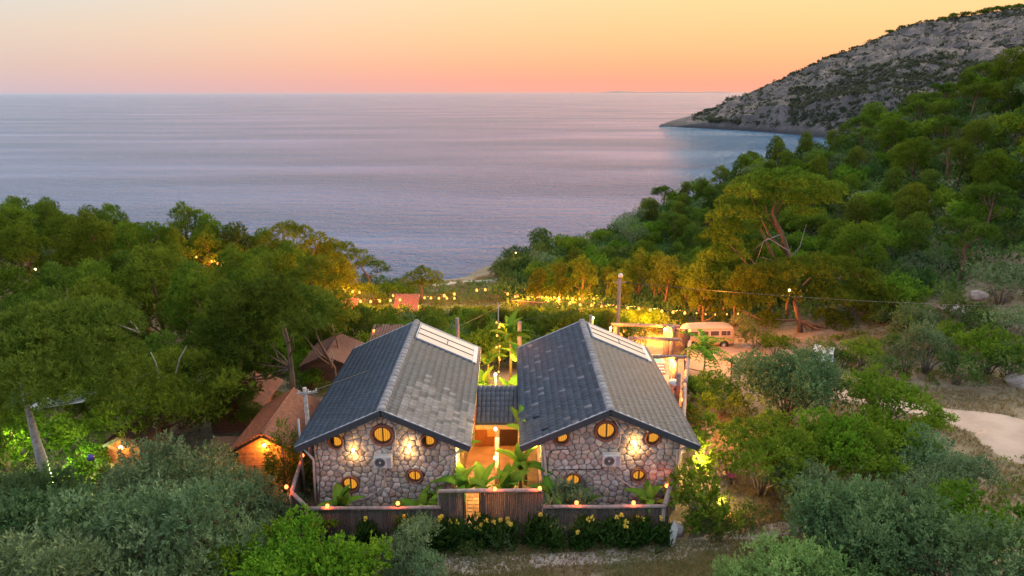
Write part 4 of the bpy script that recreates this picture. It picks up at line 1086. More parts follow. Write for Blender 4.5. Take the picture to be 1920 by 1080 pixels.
MB().box((0, 0, t3.z - u3.location.z - .35), (1.0, .06, .08)).build('crossarm', M['pole_wood'], u3)
u4, t4 = utility_pole(934, 568, 50, 'thin grey pole rising over the bananas between the houses', .05, False, 'grey_metal')
utility_pole(974, 603, 44, 'short cut off wooden post beside the tall bananas', .16, False)
utility_pole(1108, 591, 45, 'short wooden post behind the ridge of the house by the clearing', .13, False)
utility_pole(559, 786, 28.6, 'thin grey metal post below the roof corner', .06, False, 'grey_metal')
utility_pole(538, 474, 80, 'slim lamp post under the umbrella pines', .08, False)
def wire(name, a, b, s, r, label):
    P_ = sag(a, b, s, 24); MB().tube([p - P_[0] for p in P_], r, 5, smooth=True).build(name, M['black'], None, P_[0], label=label, cat='cable')
wire('power_cable', t1 + Vector((.3, 0, -.2)), t2 + Vector((0, 0, -1.2)), .004, .022, 'dark cable crossing over the roof ridge between two poles')
a = Vector((3.05, 40.6, 15.2))
wire('power_cable', t3 + Vector((.4, 0, -.35)), on_y(1920, 578, 50) + Vector((4, 0, 0)), .012, .02, 'long thin cable running from the lamp pole toward the hillside')
wire('power_cable', t4 - Vector((0, 0, 1.6)), t3 - Vector((0, 0, 1.9)), .02, .018, 'cable from the thin grey pole to the lamp pole')
wire('power_cable', t2 + Vector((0, 0, -.6)), on_y(1010, 520, 90), .01, .02, 'thin cable rising behind the wooden pole')

# ================================================================= strings of bulbs
BULBS = []
bm_ = MB().lathe([(0, -.1), (.055, -.085), (.085, -.03), (.07, .03), (.035, .06), (.03, .1)], n=10).mesh('bulb'); bm_.materials.append(M['bulb'])
def string_lights(pts, Y0, Y1, label, w=24, every=2, ends=True, s=1.0):
    Q = []
    for i, (px, py) in enumerate(pts):
        f = (px - pts[0][0]) / (pts[-1][0] - pts[0][0] + 1e-6); Q.append(on_y(px, py, Y0 + (Y1 - Y0) * f))
    o = empty('string_lights', Q[0], 0, label, 'string lights', 'strings of warm bulbs over the garden'); O = Q[0]
    C_ = []
    for i, q in enumerate(Q): C_.append(q - O + Vector((0, 0, .16)))
    if len(C_) > 1:
        a = C_[0] + (C_[0] - C_[1]) * .8 + Vector((0, 0, .1)); b = C_[-1] + (C_[-1] - C_[-2]) * .8 + Vector((0, 0, .1))
        MB().tube([a] + C_ + [b], .018, 4, smooth=True).build('cable', M['black'], o)
    for i, q in enumerate(Q):
        k = link('bulb', bm_, None, o, q - O); k.scale = (1.55 * s,) * 3
        if i % every == every // 2 and w: lamp(q.x, q.y - .25, q.z - .2, w * every * 2.1, WARM, .1)
        BULBS.append((q.x, q.y))
    return o
string_lights([(574, 533), (587, 536), (606, 539), (633, 543), (647, 545), (661, 547), (674, 548)], 76, 72, 'string of seven bulbs sloping down before the lit umbrella pines', 40)
string_lights([(594, 563), (605, 564), (623, 565.5), (640, 565.5), (658, 565), (676, 564.5), (695, 565), (712, 564), (732, 563), (750, 562)], 61, 63, 'string of bulbs in front of the orange and red cabin roofs', 36)
string_lights([(737, 554), (751, 555), (765, 556), (780, 557), (796, 558), (808, 558.5), (823, 559), (838, 559), (852, 559)], 70, 72, 'string of bulbs over the low bushes in the middle of the valley', 60)
string_lights([(833, 554), (852, 551), (894, 544), (910, 543), (952, 551), (966, 556)], 74, 78, 'short swag of bulbs rising before the dry grass bank', 22, 1, s=1.15)
string_lights([(971, 555), (990, 558), (1008, 557), (1016, 557), (1024, 557), (1032, 558), (1040, 558), (1048, 558), (1056, 558.5), (1064, 559), (1074, 559.5), (1087, 560), (1096, 560), (1113, 560), (1122, 560), (1127, 565)], 82, 78, 'farther long row of close set bulbs above the reed fence', 24, 3, s=1.05)
string_lights([(990, 560), (1028, 564), (1048, 566), (1068, 568.5), (1088, 571), (1109, 572), (1128, 574), (1136, 574.5), (1157, 575), (1177, 577), (1198, 578.5), (1219, 581), (1241, 583), (1262, 585), (1284, 586.5)], 70, 58, 'nearer long row of bulbs passing behind the tall lamp pole', 90, 2)
string_lights([(1306, 587), (1323, 589), (1341, 589.5), (1363, 589), (1384, 588)], 58, 57, 'end of the bulb string with small dim bulbs behind the van', 0, 2, s=.55)
string_lights([(368, 482), (397, 490), (408, 494), (416, 497), (452, 506), (480, 515), (497, 517)], 74, 72, 'string of bulbs half lost in the left pine wood', 26, 2, s=.8)
string_lights([(931, 605), (938, 608), (936, 613), (932, 629)], 46, 45.6, 'cluster of small bulbs on the thin pole among bananas', 8, 2, s=.6)
string_lights([(931, 651), (937, 649), (936, 670), (937, 674), (935, 697)], 41, 40.6, 'bulbs winding down the garden post between the houses', 8, 2, s=.5)
def garden_lamp(px, py, Y, w, label, h=None, col=WARM, s=1.2, post=True):
    p = on_y(px, py, Y); zb = ground(p.x, Y); o = empty('garden_lamp', (p.x, Y, zb), 0, label, 'lamp'); h = p.z - zb
    if post: MB().tube([(0, .1, -.1), (0, .1, h + .1)], .045, 8).build('post', M['pole_wood'], o)
    MB().lathe([(0, -.1), (.07, -.07), (.09, 0), (.06, .07), (0, .1)], (0, 0, h), 12).build('globe', M['sconce'], o).scale = (1, 1, 1)
    lamp(p.x, Y - .25, p.z - .05, w, col, .08)
garden_lamp(929, 702, 37.5, 60, 'bright lamp on the wooden post behind the passage roof', col=GOLD)
garden_lamp(1145, 615, 46.2, 60, 'lamp on the pergola post just right of the ridge'); garden_lamp(1247, 617, 46.6, 70, 'lamp on the double post at the pergola corner')
garden_lamp(1259, 676, 41, 60, 'lamp on the stout post over the cream patio'); garden_lamp(967, 474, 112, 30, 'lone lamp among scrub on the point above the water', post=False)
garden_lamp(1480, 544, 56, 25, 'small lamp hung in the lower hillside pine', post=False); garden_lamp(66, 505, 60, 6, 'lone pinkish light deep in the pine wood', post=False)
garden_lamp(1112, 596, 47, 30, 'small lamp low behind the ridge near the pole')
# low garden lamps under the umbrella pines
for px, py, Y, h, w, lb in ((560, 530, 78.5, 1.4, 200, 'low garden lamp lighting the leaning umbrella pine trunk'), (515, 520, 77, 1.4, 130, 'low garden lamp under the crest pines near the slim post'), (440, 505, 75, 1.4, 90, 'low garden lamp within the wood below the crest'), (640, 532, 80, 1.2, 140, 'low garden lamp by the twisted trunks above the beach')):
    p = on_y(px, py, Y); z = ground(p.x, Y) + h
    o = empty('lamp_post', (p.x, Y, z - h), 0, lb, 'lamp post')
    MB().tube([(0, 0, -.2), (0, 0, h)], .05, 8).build('post', M['pole_wood'], o)
    MB().lathe([(0, -.02), (.07, 0), (.07, .08), (0, .1)], (0, 0, h), 12).build('globe', M['bulb'], o)
    lamp(p.x, Y - .4, z + .3, w, WARM, .12)
# reed fence under the far bulbs
slat_fence('reed_fence', [on_y(958, 560, 79).xy[:], on_y(1022, 572, 76).xy[:]], [ground(*on_y(958, 560, 79).xy) + 1.0, ground(*on_y(1022, 572, 76).xy) + 1.0], 'pale reed fence glowing under the far row of bulbs', rail=.05)

# ================================================================= patio behind the right-hand house
pg = empty('pergola', (10.9, 44, 11.2), 0, 'open log pergola over the patio beside the clearing', 'pergola'); O = pg.location
def LP(p): return Vector(p) - O
def logbeam(p0, Y, p1, r=.11):
    MB().tube([LP(on_y(*p0, Y)), LP(on_y(*p1, Y))], r, 10).build('beam', M['log'], pg)
logbeam((1146, 608), 47, (1274, 612), .12); logbeam((1179, 634), 44.3, (1275, 637), .12); logbeam((1221, 669), 40.9, (1287, 669), .12)
for px, pyt, Y, r in ((1253, 611, 46.9, .17), (1261, 612, 46.5, .15), (1154, 608, 47.1, .15), (1267, 672, 40.9, .17), (1273, 700, 38.6, .14)):
    t = on_y(px, pyt, Y); MB().tube([LP((t.x, Y, ground(t.x, Y) - .1)), LP(t)], r, 10).build('post', M['log'], pg)
slat_fence('slat_screen', [(11.9, 47.6), (13.1, 47.3)], [13.4, 13.4], 'dark upright slat screen at the back corner of the patio', rail=.05)
MB().poly([(6.9, 33, 0), (9.4, 33, 0), (12.6, 46.6, 0), (3.4, 46.6, 0), (3.4, 41, 0), (7.0, 41, 0)], [(0, 1, 2, 3, 4, 5)]).build('patio_floor', M['plaster'], loc=(0, 0, 11.5), kind='structure', label='cream patio floor behind the house')
M['pool'] = pmat('pool_water', (.12, .42, .42), None, rough=.1)
po = empty('plunge_pool', (9.6, 45.2, 11.5), 0, 'small turquoise plunge pool with white steps on the patio', 'pool')
MB().box((0, 0, .28), (2.3, 1.6, .5)).build('basin', M['white_metal'], po); MB().box((0, 0, .545), (2.0, 1.3, .03)).build('water', M['pool'], po)
for k in range(3): MB().box((.1, -.95 - .25 * k, .36 - .12 * k), (1.8, .24, .12)).build('step', M['white_metal'], po)
gp = MB().box((0, 0, .65), (2.6, .03, 1.1)); o = gp.build('windbreak', M['glass'], loc=(9.7, 46.3, 11.6)); tag(o, 'glass windbreak panel behind the plunge pool', 'windbreak')
ch = empty('chimney', (on_y(1265, 712, 38.9).x, 38.9, 11.5), 0, 'white rendered chimney stack with pale cap at the fence line', 'chimney')
MB().box((0, 0, .7), (.5, .5, 1.4), bev=.02).build('stack', M['plaster'], ch); MB().lathe([(.38, 1.42), (.38, 1.5), (.3, 1.6), (.0, 1.66)], n=12).build('cap', M['white_metal'], ch)
MB().box((0, -.26, 1.15), (.16, .03, .16)).build('vent', M['black'], ch)
for k, (x, y, rz, lb) in enumerate(((9.0, 40.6, 20, 'dark folding chair on the cream patio'), (9.3, 39.3, -35, 'tipped folding chair nearer the chimney stack'))):
    o = empty('patio_chair', (x, y, 11.5), R(rz), lb, 'chair')
    MB().box((0, 0, .45), (.5, .48, .04)).build('seat', M['dark_wood'], o); MB().box((0, .24, .75), (.5, .03, .5), Matrix.Rotation(R(-12), 3, 'X')).build('backrest', M['dark_wood'], o)
    for sx_ in (-.22, .22):
        for sy_ in (-.2, .2): MB().tube([(sx_, sy_, 0), (sx_, sy_, .45)], .02, 6).build('leg', M['black'], o)
lamp(9.4, 43.5, 13.4, 35, WARM, .15)
sc = empty('solar_hood', (0, 0, 0)); bpy.data.objects.remove(sc)

# ================================================================= camper van
M['van_paint'] = pmat('van_paint', (.62, .38, .20), (.56, .34, .18), 1.5, .4); M['van_glass'] = pmat('van_glass', (.10, .06, .05), None, rough=.15)
M['rubber'] = pmat('rubber', (.025, .024, .024), None, rough=.85)
vb, vt = hit(1322, 650); van = empty('camper_van', (vb.x, vb.y, ground(vb.x, vb.y)), R(3), 'old cream camper van parked at the back of the clearing', 'van')
def van_body():
    # sections along the length (front at -x): x, half width low, half width high, z floor, z waist, z roof
    Ssec = [(-2.25, .62, .50, .42, .95, 1.12), (-2.18, .78, .66, .36, 1.05, 1.42), (-1.95, .84, .72, .34, 1.08, 1.78), (-1.6, .86, .76, .34, 1.1, 1.93), (0, .87, .78, .34, 1.1, 1.98), (1.6, .86, .77, .34, 1.1, 1.95), (2.1, .82, .70, .38, 1.08, 1.84), (2.24, .74, .6, .44, 1.05, 1.5)]
    V = []; 
    for (x, a, b_, z0, z1, z2) in Ssec:
        V += [(x, -a * .92, z0), (x, -a, z0 + .12), (x, -a, z1), (x, -b_, z2 - .14), (x, -b_ * .8, z2 - .03), (x, 0, z2), (x, b_ * .8, z2 - .03), (x, b_, z2 - .14), (x, a, z1), (x, a, z0 + .12), (x, a * .92, z0)]
    n = 11; F = []
    for i in range(len(Ssec) - 1):
        for k in range(n - 1): F.append((i * n + k, i * n + k + 1, (i + 1) * n + k + 1, (i + 1) * n + k))
        F.append((i * n + n - 1, i * n, (i + 1) * n, (i + 1) * n + n - 1))
    F += [tuple(range(n)), tuple(range((len(Ssec) - 1) * n, len(Ssec) * n))]
    return MB().poly(V, F, False)
van_body().build('body', M['van_paint'], van)
tl = math.atan2(.09, .74)
for k, (x, w) in enumerate(((-1.35, .75), (-.45, .78), (.45, .78), (1.4, .86))):
    f = empty('side_window', (x, -.845, 1.42)); f.parent = van; f.rotation_euler = (-tl, 0, 0)
    MB().box((0, 0, 0), (w, .03, .46), bev=.01).build('frame', M['white_metal'], f); MB().box((0, -.012, 0), (w - .08, .03, .38)).build('pane', M['van_glass'], f)
    if k == 3: MB().box((.08, -.03, 0), (.03, .02, .38)).build('bar', M['white_metal'], f)
for x in (-1.35, 1.32):
    for y in (-.78, .78):
        w = empty('wheel', (x, y, .32)); w.parent = van
        MB().lathe([(.2, -.1), (.31, -.1), (.33, -.05), (.33, .05), (.31, .1), (.2, .1)], n=20, axis='y').build('tyre', M['rubber'], w)
        MB().lathe([(0, -.11), (.08, -.12), (.12, -.09), (.21, -.095), (.21, .09)], n=18, axis='y').build('rim', M['white_metal'], w)
    MB().lathe([(.0, 0), (.4, 0)], (x, -.873, .36), 20, 'y').build('wheel_arch', M['black'], van)
for x in (-2.3, 2.3): MB().box((x, 0, .42), (.1, 1.6, .14), bev=.03).build('bumper', M['white_metal'], van)
MB().box((0, -.875, 1.08), (4.2, .02, .025)).build('trim_strip', M['white_metal'], van)
MB().box((2.26, -.55, .8), (.04, .12, .22)).build('tail_light', M['brick_ring'], van)
MB().box((0, -.88, .8), (.01, .02, .85)).build('door_seam', M['black'], van)
# pale car behind the round olive
M['car_paint'] = pmat('car_paint', (.30, .34, .38), None, rough=.3)
p, _ = hit(1540, 690); ca = empty('parked_car', (p.x, p.y, ground(p.x, p.y)), R(62), 'pale blue grey car mostly hidden behind the round olive', 'car')
b = MB(); prof = [(-2, .35), (-2.05, .7), (-1.2, .85), (-.6, 1.38), (.9, 1.42), (1.6, .98), (2.05, .85), (2.1, .4)]
b.poly([(x, s * (.86 if z < 1.1 else .68), z) for s in (-1, 1) for x, z in prof], [tuple(range(8)), tuple(range(15, 7, -1))] + [(i, i + 8, (i + 1) % 8 + 8, (i + 1) % 8) for i in range(8)]).build('body', M['car_paint'], ca)
for s in (-1, 1): MB().poly([(x, s * y, z) for x, y, z in ((-1.05, .86, .93), (1.4, .86, 1.0), (.85, .73, 1.34), (-.55, .73, 1.32))], [(0, 1, 2, 3)]).build('side_window', M['van_glass'], ca)
MB().poly([(1.66, -.6, 1.0), (1.66, .6, 1.0), (.98, .55, 1.4), (.98, -.55, 1.4)], [(0, 1, 2, 3)]).build('rear_window', M['van_glass'], ca)
for x in (-1.3, 1.35):
    for y in (-.8, .8): MB().lathe([(.0, -.1), (.3, -.1), (.32, 0), (.3, .1), (0, .1)], (x, y, .32), 18, 'y').build('wheel', M['rubber'], ca)
# scooter
M['magenta'] = pmat('magenta_paint', (.22, .02, .07), (.15, .015, .05), 3, .4)
p, _ = hit(1367, 897); sc = empty('scooter', (p.x, p.y, ground(p.x, p.y)), R(80), 'dark magenta scooter parked by the green bushes', 'scooter')
MB().poly([(x, y * s, z) for s in (-1, 1) for x, y, z in ((-.75, .12, .45), (-.55, .16, .78), (.05, .15, .74), (.12, .14, .3), (-.5, .15, .28))], [(0, 1, 2, 3, 4), (9, 8, 7, 6, 5)] + [(i, i + 5, (i + 1) % 5 + 5, (i + 1) % 5) for i in range(5)]).build('rear_body', M['magenta'], sc)
MB().box((-.3, 0, .82), (.7, .28, .09), bev=.03).build('seat', M['black'], sc); MB().box((.28, 0, .3), (.4, .3, .05)).build('footboard', M['black'], sc)
MB().box((.52, 0, .62), (.06, .36, .66), Matrix.Rotation(R(-14), 3, 'Y'), bev=.02).build('front_shield', M['magenta'], sc)
MB().tube([(.5, 0, .85), (.46, 0, 1.05)], .03, 8).build('steering_column', M['black'], sc); MB().tube([(.42, -.3, 1.06), (.47, 0, 1.05), (.42, .3, 1.06)], .018, 8).build('handlebar', M['black'], sc)
for x in (-.6, .68): MB().lathe([(.1, -.05), (.2, -.06), (.23, 0), (.2, .06), (.1, .05)], (x, 0, .23), 16, 'y').build('wheel', M['rubber'], sc)

# ================================================================= ground surfaces
def ribbon(name, line, mat, dz, label, wob=.25, seed=0):
    """line: (x, y, half width)"""
    V = []; n = 9; rows = []
    for i in range(len(line) - 1):
        for k in range(8):
            f = k / 8; rows.append([line[i][j] * (1 - f) + line[i + 1][j] * f for j in range(3)])
    rows.append(list(line[-1]))
    for i, (x, y, w) in enumerate(rows):
        a = rows[max(i - 1, 0)]; b = rows[min(i + 1, len(rows) - 1)]; d = Vector((b[0] - a[0], b[1] - a[1], 0)).normalized(); nn = Vector((-d.y, d.x, 0))
        l = w * (1 + wob * (float(vnoise(i * .45, seed)) - .5) * 2); r_ = w * (1 + wob * (float(vnoise(i * .45, seed + 9)) - .5) * 2)
        for j in range(n):
            t = j / (n - 1); off = -l + (l + r_) * t; X = x + nn.x * off; Y = y + nn.y * off
            V.append((X, Y, ground(X, Y) + dz - (.06 if j in (0, n - 1) else 0)))
    F = [(i * n + j, i * n + j + 1, (i + 1) * n + j + 1, (i + 1) * n + j) for i in range(len(rows) - 1) for j in range(n - 1)]
    return MB().poly(V, F, True).build(name, mat, kind='structure', label=label)
def G2(px, py): p, t = hit(px, py); return p.x, p.y
M['lit_dirt'] = pmat('lit_clearing_dirt', (.46, .29, .17), (.32, .20, .12), .9, .95, .6, 8, detail=9)  # sandy dirt with the orange lamp glow put into its colour
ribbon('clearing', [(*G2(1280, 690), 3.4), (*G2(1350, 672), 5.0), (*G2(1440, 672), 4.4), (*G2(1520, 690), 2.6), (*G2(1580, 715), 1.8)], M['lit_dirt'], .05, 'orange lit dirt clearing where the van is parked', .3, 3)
ROAD = [(*G2(1545, 735), 1.2), (*G2(1640, 752), 1.1), (*G2(1760, 778), 1.15), (*G2(1860, 800), 1.8), (*G2(1930, 826), 2.8), (*G2(2100, 880), 3)]
ribbon('road', ROAD, M['road'], .06, 'pale dusty road curving past the bushes', .12, 5)
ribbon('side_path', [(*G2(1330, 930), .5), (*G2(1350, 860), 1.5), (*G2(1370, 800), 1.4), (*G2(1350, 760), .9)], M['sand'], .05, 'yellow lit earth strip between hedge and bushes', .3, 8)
M['track'] = pmat('track_dirt', (.52, .42, .35), (.34, .27, .22), 1.2, .95, .6, 12, detail=9)
ribbon('dirt_track', [(*G2(700, 1062), .5), (*G2(880, 1064), .75), (*G2(1080, 1052), .5), (*G2(1250, 1036), .55), (*G2(1400, 1012), .5), (*G2(1500, 985), .4)], M['track'], .05, 'worn dirt track along the front of the fence', .4, 4)
ribbon('bank', [(*G2(780, 538), 1.5), (*G2(850, 530), 2.6), (*G2(960, 524), 1.8), (*G2(1030, 522), 1.6)], M['track'], .05, 'dry grassy bank above the cove', .3, 6)
o = MB().lathe([(0, 0), (.33, 0), (.31, .25), (.29, .42), (.0, .43)], n=14).build('tree_stump', M['bark_dead'], loc=(*G2(1268, 1002), ground(*G2(1268, 1002)))); tag(o, 'pale cut tree stump at the end of the front fence', 'stump')
o = MB().prism([(0, 0), (.16, .1), (.3, .9), (.14, 1.35), (-.05, .8)], 0, .04).build('board', M['white_metal'], loc=(fx(1252, 990), 25.2, ground(fx(1252, 990), 25.2))); tag(o, 'pale pointed board leaning at the fence end', 'board')
def rock(px, py, r, label):
    p, _ = hit(px, py); rng = np.random.default_rng(int(px)); import bmesh
    b = bmesh.new(); bmesh.ops.create_icosphere(b, subdivisions=3, radius=r)
    for v in b.verts:
        n = 1 + .45 * float(fbm(v.co.x * 1.3 / r + 9 + px, v.co.y * 1.3 / r + v.co.z * 1.7 / r, int(px), 3)); v.co *= n; v.co.z *= .6
    m = bpy.data.meshes.new('boulder'); b.to_mesh(m); b.free(); o = link('boulder', m, M['rock'], None, (p.x, p.y, ground(p.x, p.y) + r * .15)); tag(o, label, 'boulder'); o.rotation_euler.z = px
rock(1912, 722, .8, 'large pale boulder beside the road at the foot of the slope'); rock(1622, 716, .5, 'small pale rock behind the green bush')
rock(1800, 590, .9, 'grey rock in the scree patch under the hillside cable'); rock(1835, 560, .8, 'upper grey rock on the hillside'); rock(1770, 580, .6, 'small grey rock at the scree edge')
# brick rubble by the fence corner
o = empty('brick_pile', (*G2(1318, 972), ground(*G2(1318, 972))), 0, 'tumbled red bricks and tiles beside the fence corner', 'bricks')
bk = MB().box((0, 0, 0), (.24, .11, .07), bev=.008).mesh('brick'); bk.materials.append(M['brick_ring'])
for k in range(26):
    q = link('brick', bk, None, o, (random.uniform(-.7, .7), random.uniform(-.3, .3), .05 + random.uniform(0, .12))); q.rotation_euler = (random.uniform(-.4, .4), random.uniform(-.4, .4), random.uniform(0, 3))
# sail awning glimpsed under the pines
aw = MB(); V = []
for i in range(7):
    for j in range(5): u, v = i / 6, j / 4; V.append((u * 3.4, v * 2.4, -.35 * math.sin(u * 3.14) * math.sin(v * 3.14) + .5 * u))
aw.poly(V, [(i * 5 + j, i * 5 + j + 1, (i + 1) * 5 + j + 1, (i + 1) * 5 + j) for i in range(6) for j in range(4)], True)
p = on_y(45, 770, 36); o = aw.build('shade_sail', M['white_metal'], loc=p); tag(o, 'pale shade sail glimpsed beneath the dark pines', 'awning')
# ================================================================= trees and plants at their places
def px_tree(name, Y, base, trunkpx, clumps, mat, label, group=None, dens=9, seed=0, depth=1.2, rt=.22, dead=(), deady=.6, flat=.62, tl=.3, ll=.26, lw=.05, barkm='bark'):
    """a particular tree: trunk and clumps set out from the photo at distance Y, given real depth"""
    rng = np.random.default_rng(seed); b0 = on_y(*base, Y); zb = ground(b0.x, Y); O = Vector((b0.x, Y, zb))
    C = []
    for (px, py, r) in clumps:
        yy = Y + rng.uniform(-1, 1) * depth; p = on_y(px, py, yy); d = project(p)[2]; rr = r * d / FPX
        q = p - O; C.append((q.x, q.y, q.z, rr, rr * flat))
        if depth > 1:     # body behind, so that the crown has real thickness
            C.append((q.x + rng.normal() * .4, q.y + rr * 1.0 * rng.choice([-1, 1]), q.z - rr * .25, rr * .9, rr * flat * .85))
    C = np.array(C); root = empty(name, O, 0, label, 'tree', group); T_ = []
    for c in C:
        n = max(5, int(7 * (c[3] / .8) ** 2)); n = min(n, 26); d = unit(rng.normal(size=(n, 3))); d[:, 2] = abs(d[:, 2]) * .9 - .25
        q = c[:3] + d * np.array([c[3], c[3], c[4]]) * .72; r = rng.uniform(.3, .46, n) * min(c[3], 1.4) * .95
        T_.append(np.column_stack([q, r, r * (1.15 if flat > .65 else .85)]))
    T_ = np.concatenate(T_)
    m = make_leaves('crown', mat, rng, T_, dens * 1.5, 8, tl * .85, ll * .85, lw, -.4, .65, .75); link('crown', m, None, root)
    T = [Vector((0, 0, -.3))] + [on_y(x, y, Y + rng.uniform(-.2, .2)) - O for x, y in trunkpx]
    rads = [rt * (1 - .75 * i / (len(T) - 1)) for i in range(len(T))]
    m = limbs(rng, T, rads, C, .22, mat=M[barkm]); link('trunk', m, None, root)
    for br in dead:
        MB().tube([on_y(x, y, Y - deady) - O for x, y in br], [.055] + [.035] * (len(br) - 2) + [.012], 6).build('dead_branch', M['bark_dead'], root)
    return root
px_tree('pine_tree', 66, (1510, 640), [(1500, 560), (1485, 498), (1464, 436), (1448, 400), (1460, 360)],
    [(1400, 352, 32), (1440, 338, 34), (1482, 334, 34), (1518, 346, 32), (1545, 368, 24), (1372, 386, 30), (1352, 412, 28), (1500, 378, 30), (1440, 372, 32), (1404, 396, 28), (1345, 445, 28), (1372, 432, 26), (1352, 482, 28), (1330, 505, 26), (1375, 470, 22), (1480, 345, 30), (1420, 420, 18), (1522, 400, 20)],
    M['leaf_pine'], 'tallest hillside pine with bare leaning trunk and dead grey limbs', dens=9, seed=3, rt=.42, flat=.6,
    dead=([(1478, 470), (1440, 446), (1412, 470)], [(1470, 492), (1450, 488), (1425, 482)], [(1488, 500), (1478, 470), (1484, 462)], [(1462, 440), (1432, 452), (1415, 500)], [(1485, 480), (1500, 462), (1512, 420)]))
px_tree('pine_tree', 58, (1498, 652), [(1498, 600), (1490, 565), (1500, 540), (1520, 520)],
    [(1402, 538, 30), (1438, 516, 34), (1480, 504, 32), (1530, 496, 36), (1580, 502, 36), (1622, 524, 32), (1655, 552, 32), (1684, 590, 28), (1640, 590, 34), (1592, 560, 36), (1540, 542, 36), (1482, 552, 34), (1420, 562, 30), (1380, 576, 24), (1560, 600, 32), (1612, 630, 34), (1580, 652, 30), (1660, 628, 28), (1440, 600, 22), (1690, 615, 20)],
    M['leaf_pine'], 'broad spreading pine with orange lit trunk behind the round olive', dens=9, seed=4, rt=.3, flat=.55)
px_tree('pine_tree', 82, (556, 524), [(555, 508), (549, 482), (536, 458), (530, 440)],
    [(500, 448, 20), (530, 434, 22), (560, 436, 22), (590, 448, 20), (615, 458, 18), (482, 466, 18), (515, 465, 16), (575, 462, 18), (540, 425, 16), (600, 470, 14)],
    M['leaf_pine'], 'umbrella pine with glowing orange bent trunk above the bulbs', dens=9, seed=5, rt=.38, flat=.5)
px_tree('pine_tree', 86, (645, 528), [(642, 512), (634, 492), (628, 478)],
    [(620, 466, 17), (645, 464, 17), (668, 476, 16), (632, 484, 15), (655, 486, 15), (688, 488, 14), (604, 478, 15)],
    M['leaf_pine'], 'lower umbrella pine leaning over the beach path', dens=9, seed=6, rt=.28, flat=.5)
px_tree('pine_tree', 90, (700, 540), [(690, 520), (680, 505), (675, 495)],
    [(690, 496, 14), (708, 498, 14), (725, 504, 12), (672, 500, 12), (712, 510, 10)], M['leaf_pine_dark'], 'last small umbrella pine before the open bank', dens=9, seed=7, rt=.2, flat=.5)
px_tree('pine_tree', 84, (790, 545), [(790, 530), (792, 520), (800, 514)],
    [(774, 520, 16), (794, 511, 17), (816, 517, 15), (800, 527, 16), (782, 530, 14), (818, 528, 12)], M['leaf_pine'], 'small rounded tree standing alone on the bank before the cove', dens=9, seed=8, rt=.16, flat=.6)
px_tree('pine_tree', 122, (1020, 470), [(1018, 455), (1014, 440)],
    [(1002, 442, 11), (1014, 436, 11), (1024, 442, 10), (1008, 452, 12), (1022, 452, 11), (1014, 446, 12), (1030, 458, 10), (1012, 462, 12), (1024, 468, 12), (1004, 460, 10), (1014, 474, 12)], M['leaf_pine_dark'], 'lone bushy pine standing against the water on the point', dens=9, seed=9, rt=.2, flat=.9, depth=1.1)
px_tree('pine_tree', 39.5, (628, 712), [(626, 690), (616, 672), (598, 640), (588, 612)],
    [(520, 592, 34), (556, 572, 36), (592, 598, 30), (566, 626, 26), (612, 578, 28), (540, 548, 28), (500, 620, 24), (580, 560, 28)],
    M['leaf_pine_dark'], 'pine with forked pale trunk leaning beside the dark brown cabin', dens=11, seed=10, rt=.16, flat=.7, dead=([(622, 690), (624, 665), (620, 655)],))
px_tree('pine_tree', 44, (642, 702), [(640, 680), (632, 640), (622, 606)],
    [(600, 590, 24), (632, 584, 26), (655, 600, 20), (620, 612, 18), (640, 566, 22)], M['leaf_pine'], 'slim pine with orange bark close to the far roof corner', dens=10, seed=12, rt=.13, flat=.7)
px_tree('pine_tree', 47, (680, 672), [(678, 655), (668, 635), (660, 615)],
    [(650, 602, 22), (676, 598, 22), (694, 612, 18), (664, 618, 16), (700, 596, 16)], M['leaf_pine_dark'], 'dark low pine just behind the far end of the slate roof', dens=10, seed=13, rt=.12, flat=.7)
px_tree('pine_tree', 36, (548, 720), [(546, 690), (540, 640), (530, 600)],
    [(480, 600, 38), (510, 560, 40), (450, 640, 40), (470, 680, 34), (430, 600, 40), (500, 640, 26), (440, 560, 40), (400, 640, 42), (410, 690, 36), (530, 575, 34), (548, 605, 26), (520, 540, 34), (430, 728, 32), (465, 712, 30), (395, 745, 34), (500, 690, 22), (360, 700, 36), (420, 762, 32), (385, 785, 32), (445, 745, 28)],
    M['leaf_pine_dark'], 'large dark pine overhanging the red cabin roofs', dens=11, seed=14, rt=.2, flat=.7)
px_tree('pine_tree', 29.2, (84, 893), [(78, 862), (66, 820), (52, 765), (40, 720)],
    [(30, 690, 60), (90, 665, 64), (150, 690, 60), (210, 680, 58), (60, 620, 64), (130, 610, 62), (200, 620, 56), (-20, 640, 60), (250, 720, 46), (100, 730, 44)],
    M['leaf_pine_dark'], 'huge pine with floodlit pale trunk beyond the grey olives', dens=10, seed=15, rt=.30, flat=.7, barkm='bark_dead')
px_tree('pine_tree', 40, (1322, 720), [(1322, 700), (1322, 670)], [], M['leaf_hedge'], 'x') if False else None

